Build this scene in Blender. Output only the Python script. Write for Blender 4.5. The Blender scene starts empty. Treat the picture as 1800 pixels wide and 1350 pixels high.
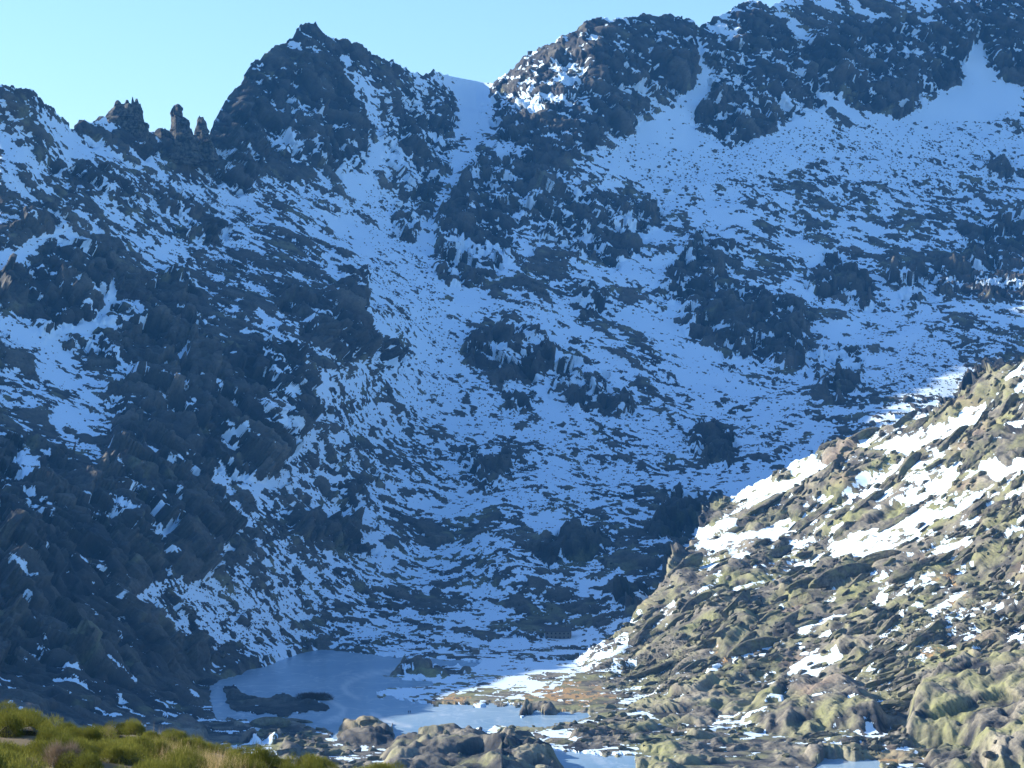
import bpy, math, random
import numpy as np
from concurrent.futures import ThreadPoolExecutor
R = math.radians
scene = bpy.context.scene
COL = scene.collection
F = 4234.0            # focal length in photograph pixels (1800 wide)
CX, CY = 900.0, 675.0
ZL = -163.0           # lake level below the camera, metres

# ------------------------------------------------------------------ camera, sky, sun, exposure
cam = bpy.data.cameras.new('camera')
cam.sensor_width = 36.0
cam.lens = 36.0 * F / 1800.0
cam.clip_start = 0.5
cam.clip_end = 20000.0
camo = bpy.data.objects.new('camera', cam)
camo.rotation_euler = (R(90), 0, 0)
COL.objects.link(camo)
scene.camera = camo

SUN_AZ = 71.0         # degrees to the left of the viewing direction
SUN_EL = 22.5
world = bpy.data.worlds.new('World')
scene.world = world
world.use_nodes = True
wn = world.node_tree
sky = wn.nodes.new('ShaderNodeTexSky')
sky.sky_type = 'NISHITA'
sky.sun_disc = False
sky.sun_elevation = R(SUN_EL)
sky.sun_rotation = R(-SUN_AZ)
sky.altitude = 2100.0
sky.air_density = 1.3
sky.dust_density = 3.0
sky.ozone_density = 5.5
bg = wn.nodes['Background']
bg.inputs['Strength'].default_value = 0.11
wn.links.new(sky.outputs['Color'], bg.inputs['Color'])

sl = bpy.data.lights.new('sun', 'SUN')
sl.energy = 5.0
sl.angle = R(0.5)
sl.color = (1.0, 0.91, 0.76)
so = bpy.data.objects.new('sun', sl)
COL.objects.link(so)
from mathutils import Vector, Matrix
SUN = Vector((-math.sin(R(SUN_AZ)) * math.cos(R(SUN_EL)), math.cos(R(SUN_AZ)) * math.cos(R(SUN_EL)), math.sin(R(SUN_EL))))
so.rotation_euler = SUN.to_track_quat('Z', 'Y').to_euler()

scene.view_settings.view_transform = 'Standard'
scene.view_settings.look = 'None'
scene.view_settings.exposure = 1.15
scene.view_settings.gamma = 1.0
scene.cycles.use_denoising = True
scene.cycles.use_adaptive_sampling = True
scene.cycles.adaptive_threshold = .02
scene.cycles.max_bounces = 6
scene.cycles.diffuse_bounces = 3
scene.cycles.volume_bounces = 1

# ------------------------------------------------------------------ helpers: noise
POOL = ThreadPoolExecutor(4)
def chunked(fn, *arrs):
    n = arrs[0].size
    k = 65536
    out = np.empty(n, np.float32)
    fl = [np.ascontiguousarray(a, dtype=np.float32).ravel() for a in arrs]
    def job(i):
        out[i:i + k] = fn(*[a[i:i + k] for a in fl])
    list(POOL.map(job, range(0, n, k)))
    return out.reshape(arrs[0].shape)

def _tables(seed):
    rs = np.random.RandomState(seed)
    perm = rs.permutation(256).astype(np.int32)
    perm = np.concatenate([perm, perm, perm[:2]])
    g = rs.normal(size=(256, 3)).astype(np.float32)
    g /= np.linalg.norm(g, axis=1)[:, None]
    return perm, g

def perlin(x, y, z, seed=0):
    """unit-variance-ish gradient noise"""
    perm, g = _tables(seed)
    gx, gy, gz = g[:, 0].copy(), g[:, 1].copy(), g[:, 2].copy()
    def f(x, y, z):
        fx, fy, fz = np.floor(x), np.floor(y), np.floor(z)
        xi, yi, zi = fx.astype(np.int32) & 255, fy.astype(np.int32) & 255, fz.astype(np.int32) & 255
        x, y, z = x - fx, y - fy, z - fz
        u, v, w = x*x*x*(x*(x*6-15)+10), y*y*y*(y*(y*6-15)+10), z*z*z*(z*(z*6-15)+10)
        def c(dx, dy, dz):
            h = perm[perm[perm[xi + dx] + yi + dy] + zi + dz]
            return gx[h]*(x-dx) + gy[h]*(y-dy) + gz[h]*(z-dz)
        def lx(dy, dz):
            a = c(0, dy, dz); return a + u*(c(1, dy, dz) - a)
        def ly(dz):
            a = lx(0, dz); return a + v*(lx(1, dz) - a)
        a = ly(0)
        return (a + w*(ly(1) - a)) * 3.6
    return chunked(f, x, y, z)

def facets(x, y, z, seed=0, tilt=1.1):
    """broken-rock facets: nearest cell, constant step plus a tilted plane per cell"""
    rs = np.random.RandomState(seed)
    perm = rs.permutation(256).astype(np.int32); perm = np.concatenate([perm, perm, perm[:4]])
    jit = rs.uniform(0.1, 0.9, (256, 3)).astype(np.float32)
    val = rs.normal(size=256).astype(np.float32)
    tl = rs.normal(size=(256, 3)).astype(np.float32) * tilt
    def f(x, y, z):
        bx, by, bz = np.floor(x - .5), np.floor(y - .5), np.floor(z - .5)
        best = np.full(x.shape, 1e9, np.float32); out = np.zeros(x.shape, np.float32)
        for dx in (0, 1):
            for dy in (0, 1):
                for dz in (0, 1):
                    cx, cy, cz = bx + dx, by + dy, bz + dz
                    h = perm[perm[perm[cx.astype(np.int32) & 255] + (cy.astype(np.int32) & 255)] + (cz.astype(np.int32) & 255)]
                    ax, ay, az = x - cx - jit[h, 0], y - cy - jit[h, 1], z - cz - jit[h, 2]
                    d = ax*ax + ay*ay + az*az
                    m = d < best
                    best = np.where(m, d, best)
                    out = np.where(m, val[h] + ax*tl[h, 0] + ay*tl[h, 1] + az*tl[h, 2], out)
        return out * .8
    return chunked(f, x, y, z)

def smooth(a, b, x):
    t = np.clip((x - a) / (b - a), 0, 1)
    return t*t*(3 - 2*t)

# ------------------------------------------------------------------ helpers: materials
def new_mat(name):
    m = bpy.data.materials.new(name); m.use_nodes = True
    nt = m.node_tree
    return m, nt, nt.nodes['Principled BSDF']
def nd(nt, t, **kw):
    n = nt.nodes.new(t)
    for k, v in kw.items(): setattr(n, k, v)
    return n
def noise_node(nt, vec, scale, detail=5, rough=.6):
    n = nd(nt, 'ShaderNodeTexNoise'); n.inputs['Scale'].default_value = scale
    n.inputs['Detail'].default_value = detail; n.inputs['Roughness'].default_value = rough
    nt.links.new(vec, n.inputs['Vector']); return n.outputs['Fac']
def ramp(nt, fac, a, b, ca=(0, 0, 0), cb=(1, 1, 1)):
    r = nd(nt, 'ShaderNodeValToRGB'); e = r.color_ramp.elements
    e[0].position, e[1].position = a, b
    e[0].color, e[1].color = (*ca, 1), (*cb, 1)
    nt.links.new(fac, r.inputs['Fac']); return r.outputs['Color']
def mix(nt, fac, a, b):
    m = nd(nt, 'ShaderNodeMix', data_type='RGBA')
    for s, v in ((m.inputs[0], fac), (m.inputs[6], a), (m.inputs[7], b)):
        if hasattr(v, 'links'): nt.links.new(v, s)
        else: s.default_value = v if not isinstance(v, tuple) or len(v) == 4 else (*v, 1)
    return m.outputs[2]
def mth(nt, op, a, b=None, c=None):
    m = nd(nt, 'ShaderNodeMath', operation=op)
    for i, v in enumerate((a, b, c)):
        if v is None: continue
        if hasattr(v, 'links'): nt.links.new(v, m.inputs[i])
        else: m.inputs[i].default_value = v
    return m.outputs[0]
def bump(nt, h, strength, dist, bsdf):
    b = nd(nt, 'ShaderNodeBump'); b.inputs['Strength'].default_value = strength
    b.inputs['Distance'].default_value = dist
    nt.links.new(h, b.inputs['Height']); nt.links.new(b.outputs['Normal'], bsdf.inputs['Normal'])

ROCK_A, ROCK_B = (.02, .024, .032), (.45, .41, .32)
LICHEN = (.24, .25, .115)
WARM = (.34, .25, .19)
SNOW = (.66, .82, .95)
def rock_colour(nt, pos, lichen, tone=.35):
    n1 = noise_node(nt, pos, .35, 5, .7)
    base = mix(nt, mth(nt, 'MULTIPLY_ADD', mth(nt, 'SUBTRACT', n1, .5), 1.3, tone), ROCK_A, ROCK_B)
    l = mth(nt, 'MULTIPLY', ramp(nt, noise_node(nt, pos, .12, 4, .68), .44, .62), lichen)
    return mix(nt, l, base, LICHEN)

def terrain_material():
    m, nt, b = new_mat('rock_and_snow')
    pos = nd(nt, 'ShaderNodeNewGeometry').outputs['Position']
    at = lambda n: nd(nt, 'ShaderNodeAttribute', attribute_name=n).outputs['Fac']
    fine = noise_node(nt, pos, .5, 4, .7)
    ctr = mth(nt, 'SUBTRACT', fine, .5)
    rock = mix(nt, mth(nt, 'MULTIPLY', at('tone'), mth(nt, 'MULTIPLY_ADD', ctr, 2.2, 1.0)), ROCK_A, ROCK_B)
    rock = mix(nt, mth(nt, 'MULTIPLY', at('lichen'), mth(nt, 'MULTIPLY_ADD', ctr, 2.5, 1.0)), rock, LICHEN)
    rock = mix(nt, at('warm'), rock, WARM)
    grass = mix(nt, fine, (.24, .14, .06), (.52, .36, .18))
    rock = mix(nt, at('grass'), rock, grass)
    s = mth(nt, 'MULTIPLY_ADD', ctr, 1.5, at('snow'))
    sm = nd(nt, 'ShaderNodeMapRange'); sm.inputs['From Min'].default_value = -.05; sm.inputs['From Max'].default_value = .07
    nt.links.new(s, sm.inputs['Value']); sf = sm.outputs[0]
    nt.links.new(mix(nt, sf, rock, SNOW), b.inputs['Base Color'])
    b.inputs['Roughness'].default_value = .8
    b.inputs['Specular IOR Level'].default_value = .15
    h = mth(nt, 'MULTIPLY', fine, mth(nt, 'MULTIPLY_ADD', sf, -.95, 1.0))
    bump(nt, h, .45, 1.5, b)
    return m

def rock_material(name, lichen, tone=.35):
    m, nt, b = new_mat(name)
    g = nd(nt, 'ShaderNodeNewGeometry'); pos = g.outputs['Position']
    v = nd(nt, 'ShaderNodeValue'); v.outputs[0].default_value = lichen
    c = rock_colour(nt, pos, v.outputs[0], tone)
    nt.links.new(c, b.inputs['Base Color'])
    b.inputs['Roughness'].default_value = .9; b.inputs['Specular IOR Level'].default_value = .2
    bump(nt, noise_node(nt, pos, .6, 8, .7), .8, 1.5, b)
    return m

def flat_material(name, col, rough=.9, var=.0, scale=5.):
    m, nt, b = new_mat(name)
    pos = nd(nt, 'ShaderNodeNewGeometry').outputs['Position']
    c2 = tuple(x * (1 - var) for x in col)
    nt.links.new(mix(nt, noise_node(nt, pos, scale, 5, .65), c2, col), b.inputs['Base Color'])
    b.inputs['Roughness'].default_value = rough
    return m

MT = terrain_material()
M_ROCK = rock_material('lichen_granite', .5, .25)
M_ROCKD = rock_material('dark_granite', .12, .14)  # shade put into the colour for stones out of sun; also single dark boulders
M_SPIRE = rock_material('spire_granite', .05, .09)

# ------------------------------------------------------------------ helpers: objects
def tag(o, label=None, cat=None, group=None, kind=None):
    for k, v in (('label', label), ('category', cat), ('group', group), ('kind', kind)):
        if v: o[k] = v
    return o
def link(name, me, mat=None, parent=None):
    if mat and not me.materials: me.materials.append(mat)
    o = bpy.data.objects.new(name, me); COL.objects.link(o)
    if parent: o.parent = parent
    return o
def mesh_np(name, V, Q, shade_smooth=True, attrs=None):
    me = bpy.data.meshes.new(name)
    nv, nf = len(V), len(Q); k = Q.shape[1]
    me.vertices.add(nv); me.vertices.foreach_set('co', np.ascontiguousarray(V, np.float32).ravel())
    me.loops.add(nf * k); me.loops.foreach_set('vertex_index', np.ascontiguousarray(Q, np.int32).ravel())
    me.polygons.add(nf); me.polygons.foreach_set('loop_start', np.arange(0, nf * k, k, dtype=np.int32))
    me.polygons.foreach_set('use_smooth', np.broadcast_to(shade_smooth, nf).copy())
    for a, v in (attrs or {}).items():
        at = me.attributes.new(a, 'FLOAT', 'POINT'); at.data.foreach_set('value', np.ascontiguousarray(v, np.float32).ravel())
    me.update(calc_edges=True)
    return me
def bulk(name, V, Fc, smooth_=False):
    return mesh_np(name, np.asarray(V), np.asarray(Fc), smooth_)

# ------------------------------------------------------------------ terrain: survey points (photo column, photo row, metres away)
FAR = [(560,1145,1468),(800,1165,1408),(400,1200,1315),(650,1230,1243),(900,1260,1180),(1000,1340,1038),(700,1350,1022),(450,1300,1104),(560,1400,952),(200,1400,900),(-200,1400,800),
 (380,1200,1314),(200,1230,1120),(0,1235,1030),(0,1100,1150),(200,1050,1290),(0,900,1300),(0,820,1400),(200,900,1400),(350,1000,1425),(420,1100,1410),(0,700,1560),(200,700,1640),(400,800,1640),
 (500,700,1745),(0,500,1720),(200,500,1800),(400,500,1900),(600,560,1930),(0,300,1830),(0,150,1880),(130,225,2000),(200,300,1980),(400,350,2140),(300,270,2130),(370,260,2200),
 (540,40,2480),(450,150,2400),(500,250,2330),(600,400,2250),(640,300,2380),(700,120,2580),(850,150,2720),(760,300,2480),(700,450,2250),(740,600,2080),(700,750,1930),(650,900,1740),
 (600,1050,1570),(700,1120,1510),(850,1130,1500),(900,1000,1640),(900,850,1850),(900,700,2050),(900,600,2130),(900,450,2300),(900,300,2480),(950,200,2580),(1050,40,2700),(1200,40,2760),
 (1100,250,2600),(1100,400,2450),(1100,550,2250),(1100,700,2080),(1100,850,1880),(1100,1000,1640),(1000,1140,1484),(1300,5,2820),(1300,250,2650),(1300,400,2480),(1300,550,2300),
 (1300,700,2110),(1300,820,1920),(1500,200,2760),(1500,0,2900),(1500,400,2540),(1500,600,2260),(1500,720,2060),(1700,-10,2950),(1700,200,2830),(1700,400,2580),(1700,550,2330),(1750,620,2210),
 (1950,-10,2980),(1950,300,2750),(1950,550,2350),(2300,0,2900),(2300,500,2350),(1300,1000,1640),(1600,850,1800),(1900,750,2000)]
NEAR = [(1800,640,1500),(1720,682,1530),(1640,730,1540),(1500,785,1575),(1400,820,1600),(1250,880,1630),(1200,960,1550),(1150,1050,1460),(1050,1140,1400),(1000,1165,1408),(1800,800,1380),(1800,1000,1240),
 (1800,1130,1150),(1800,1350,1010),(1600,900,1420),(1600,1100,1230),(1600,1300,1075),(1400,950,1480),(1400,1100,1300),(1400,1250,1170),(1250,1050,1400),(1250,1180,1270),(1100,1200,1312),
 (1000,1260,1180),(1000,1340,1038),(1130,1345,1030),(1450,1345,1030),(1250,1300,1100),(900,1165,1408),(900,1260,1180),(700,1230,1243),(700,1300,1104),(2000,560,1450),(2000,900,1200),(2000,1350,950),(2300,1000,1050)]
# the ridge to the left of the frame, in metres (x, y, z): its crest throws the shadow across the lake
LCREST = np.array([(-402,1880,232),(-415,1878,224),(-440,1868,165),(-452,1811,140),(-465,1742,112),(-480,1690,95),(-495,1626,72),(-510,1564,44),(-520,1450,24),(-540,1375,45),(-548,1345,55),(-565,1280,46),(-570,1219,34),(-580,1100,10),(-600,900,-40)], float)
lc_px = CX + LCREST[:, 0] / LCREST[:, 1] * F
lc_row = CY - LCREST[:, 2] / LCREST[:, 1] * F
for p, r, y in zip(lc_px[1:], lc_row[1:], LCREST[1:, 1]): FAR.append((p, r, y))
FAR += [(-400,1000,1080),(-800,1000,1000),(-1200,1000,850),(-600,1300,850),(-1200,1300,720),(-300,800,1250)]
SKY = [(0,150),(15,152),(20,149),(28,158),(52,157),(60,160),(72,178),(76,185),(85,183),(98,190),(100,200),(110,207),(118,215),(123,225),(130,228),(135,217),(148,211),(155,213),(160,216),(172,211),(182,206),(190,214),
 (262,234),(270,236),(276,226),(290,227),(298,234),(336,236),(342,246),(364,252),(370,228),(380,205),(400,170),(420,150),(430,130),(440,112),(465,97),(480,82),(500,75),(515,66),(520,52),(530,44),(540,41),(552,42),(560,50),(565,60),
 (590,68),(620,75),(640,85),(660,98),(700,113),(730,128),(745,131),(760,125),(775,128),(790,134),(820,140),(850,146),(866,146),(880,135),(900,122),(920,105),(935,90),(960,82),(985,65),(1005,60),(1030,40),(1045,32),(1060,30),
 (1075,36),(1090,31),(1110,31),(1130,26),(1150,28),(1170,28),(1180,27),(1190,33),(1210,33),(1217,40),(1220,48),(1230,46),(1250,35),(1275,22),(1300,8),(1315,1),(1328,1),(1340,10),(1350,14),(1370,5),(1385,-2),(1420,-14),(1500,-30),
 (1600,-25),(1680,-5),(1695,-4),(1720,-15),(1800,-22),(1900,-10),(2100,40),(2300,60)]
SKYL = np.array([(p, r) for p, r in zip(lc_px[1:], lc_row[1:])][::-1] + SKY, float)
SHOULDER = np.array([(880,1168),(1000,1160),(1100,1105),(1200,985),(1240,900),(1400,810),(1500,775),(1640,722),(1720,680),(1800,632),(2000,540),(2300,480)], float)

def tps(points):
    P = np.array(points, float); X = P[:, :2] / 1000.; v = 1000. / P[:, 2]
    n = len(P)
    d2 = ((X[:, None] - X[None]) ** 2).sum(-1)
    K = d2 * np.log(d2 + 1e-12) + np.eye(n) * 1e-4
    A = np.zeros((n + 3, n + 3)); A[:n, :n] = K; A[:n, n] = 1; A[:n, n+1:] = X; A[n:, :n] = A[:n, n:].T
    w = np.linalg.solve(A, np.concatenate([v, [0, 0, 0]]))
    def f(px, row):
        x, y = px / 1000., row / 1000.
        o = w[n] + w[n+1] * x + w[n+2] * y
        for i in range(n):
            d = (x - X[i, 0]) ** 2 + (y - X[i, 1]) ** 2
            o += w[i] * d * np.log(d + 1e-12)
        return 1000. / np.maximum(o, .26)
    return f

px = np.concatenate([np.linspace(lc_px[-1], -24, 100)[:-1], np.arange(-24, 1900, 1.55), np.linspace(1901, 2300, 26)[1:]])
NC = len(px)
NR = 880
tt = np.linspace(0, 1, NR)
S = np.interp(px, SKYL[:, 0], SKYL[:, 1])
inside = (px > -60) & (px < 1900)
BOT = 1432.
jag = perlin(px / 9., px * 0, px * 0, 3) * 2.2 + perlin(px / 3.6, px * 0 + 5, px * 0, 4) * 1.3
flat_sky = np.interp(px, [770, 800, 860, 875], [1, .15, .15, 1])
S = S + np.where(inside, jag * flat_sky, 0)
ker = np.hanning(95); ker /= ker.sum()
SM = np.where(inside, np.convolve(np.pad(S, 47, mode='edge'), ker, 'valid'), S)
ROW = SM[None, :] + tt[:, None] * (BOT - SM[None, :]) + (S - SM)[None, :] * (np.clip(1 - tt / .2, 0, 1)**2)[:, None]   # NR x NC
PX = np.broadcast_to(px[None, :], ROW.shape).copy()
# evaluate depth on a coarse lattice, then interpolate
gx = np.linspace(px[0], px[-1], 330); gy = np.linspace(-60, BOT + 5, 220)
GX, GY = np.meshgrid(gx, gy)
def lattice(f):
    D = f(GX, GY)
    def ev(PX, ROW):
        u = np.clip((PX - gx[0]) / (gx[1] - gx[0]), 0, len(gx) - 1.001); v = np.clip((ROW - gy[0]) / (gy[1] - gy[0]), 0, len(gy) - 1.001)
        i, j = u.astype(int), v.astype(int); a, b = u - i, v - j
        return (D[j, i]*(1-a) + D[j, i+1]*a)*(1-b) + (D[j+1, i]*(1-a) + D[j+1, i+1]*a)*b
    return ev
ffar, fnear = lattice(tps(FAR)), lattice(tps(NEAR))
L_row = np.interp(px, SHOULDER[:, 0], SHOULDER[:, 1], left=5000)
L_row = L_row + np.where(px > 880, perlin(px / 22., px*0, px*0, 11) * 3 + perlin(px / 6., px*0, px*0, 12) * 1, 0)
NEARM = ROW > L_row[None, :]
D = np.where(NEARM, fnear(PX, ROW), ffar(PX, ROW))
# each column must recede steadily upward
D = np.minimum(D, 3300)
D = np.maximum.accumulate(D[::-1], axis=0)[::-1]
D += (np.arange(NR)[::-1] * .02)[:, None]
X = (PX - CX) / F * D; Y = D; Z = (CY - ROW) / F * D
Pb = np.stack([X, Y, Z], -1)
dU = np.gradient(Pb, axis=1); dV = np.gradient(Pb, axis=0)
def boxblur(a, k):
    for ax in (0, 1):
        for _ in range(2):
            pad = [(0, 0)] * a.ndim; pad[ax] = (k + 1, k)
            c = np.cumsum(np.pad(a, pad, mode='edge'), axis=ax)
            n = a.shape[ax]
            hi = np.take(c, range(2*k+1, 2*k+1+n), axis=ax); lo = np.take(c, range(0, n), axis=ax)
            a = (hi - lo) / (2*k + 1)
    return a
N = np.cross(dU, dV); N /= np.linalg.norm(N, axis=-1)[..., None] + 1e-9
N[N[..., 2] < 0] *= -1
N = boxblur(N, 9); N /= np.linalg.norm(N, axis=-1)[..., None] + 1e-9

# ------------------------------------------------------------------ snow cover: share of snow, one digit per 100 photo pixels
CG = np.zeros((14, 18))
CG[0] = np.array([2,2,2,2,2,2,3,3,9,3,3,3,4,3,5,3,2,3]) / 9.
CG[13] = np.array([2,2,2,2,2,2,2,2,2,2,4,3,3,4,4,4,2,3]) / 9.
CG[1] = np.array([2,5,4,3,2,1,5,5,8,4,3,2,4,2,1,1,4,3]) / 9.
CG[2] = np.array([6,6,5,3,1,2,6,4,7,3,5,8,5,6,6,8,8,8]) / 9.
CG[3] = np.array([5,4,5,4,6,5,8,3,5,4,6,6,7,6,5,6,5,4]) / 9.
CG[4] = np.array([4,3,3,4,4,4,8,7,3,4,4,6,4,4,5,4,4,3]) / 9.
CG[5] = np.array([3,2,2,3,3,2,7,8,5,5,5,6,4,3,6,7,7,6]) / 9.
CG[6] = np.array([4,4,3,2,1,5,6,8,5,6,6,6,6,6,6,7,6,3]) / 9.
CG[7] = np.array([3,5,1,1,1,5,6,7,7,7,6,6,6,7,7,5,3,4]) / 9.
CG[8] = np.array([1,1,1,2,4,4,5,5,5,6,6,6,7,5,4,4,5,4]) / 9.
CG[9] = np.array([0,1,1,2,4,4,5,4,4,3,3,3,6,3,4,5,4,4]) / 9.
CG[10] = np.array([1,1,3,5,5,5,5,5,5,4,4,3,2,2,4,5,3,4]) / 9.
CG[11] = np.array([1,1,1,4,4,5,5,5,5,4,3,2,2,3,4,4,2,3]) / 9.
CG[12] = np.array([1,1,1,2,3,3,4,5,5,4,3,3,3,5,4,3,2,2]) / 9.
def cover(PX, ROW):
    u = np.clip((PX - 50) / 100., 0, 16.999); v = np.clip((ROW - 50) / 100., 0, 12.999)
    i, j = u.astype(int), v.astype(int); a, b = u - i, v - j
    return (CG[j, i]*(1-a) + CG[j, i+1]*a)*(1-b) + (CG[j+1, i]*(1-a) + CG[j+1, i+1]*a)*b
C = cover(PX, ROW)
C *= 1 - .22*NEARM*smooth(1100, 1250, PX)
C *= 1 - .05*smooth(250, 350, ROW)*smooth(1000, 850, ROW)*(1 - NEARM)

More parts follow.
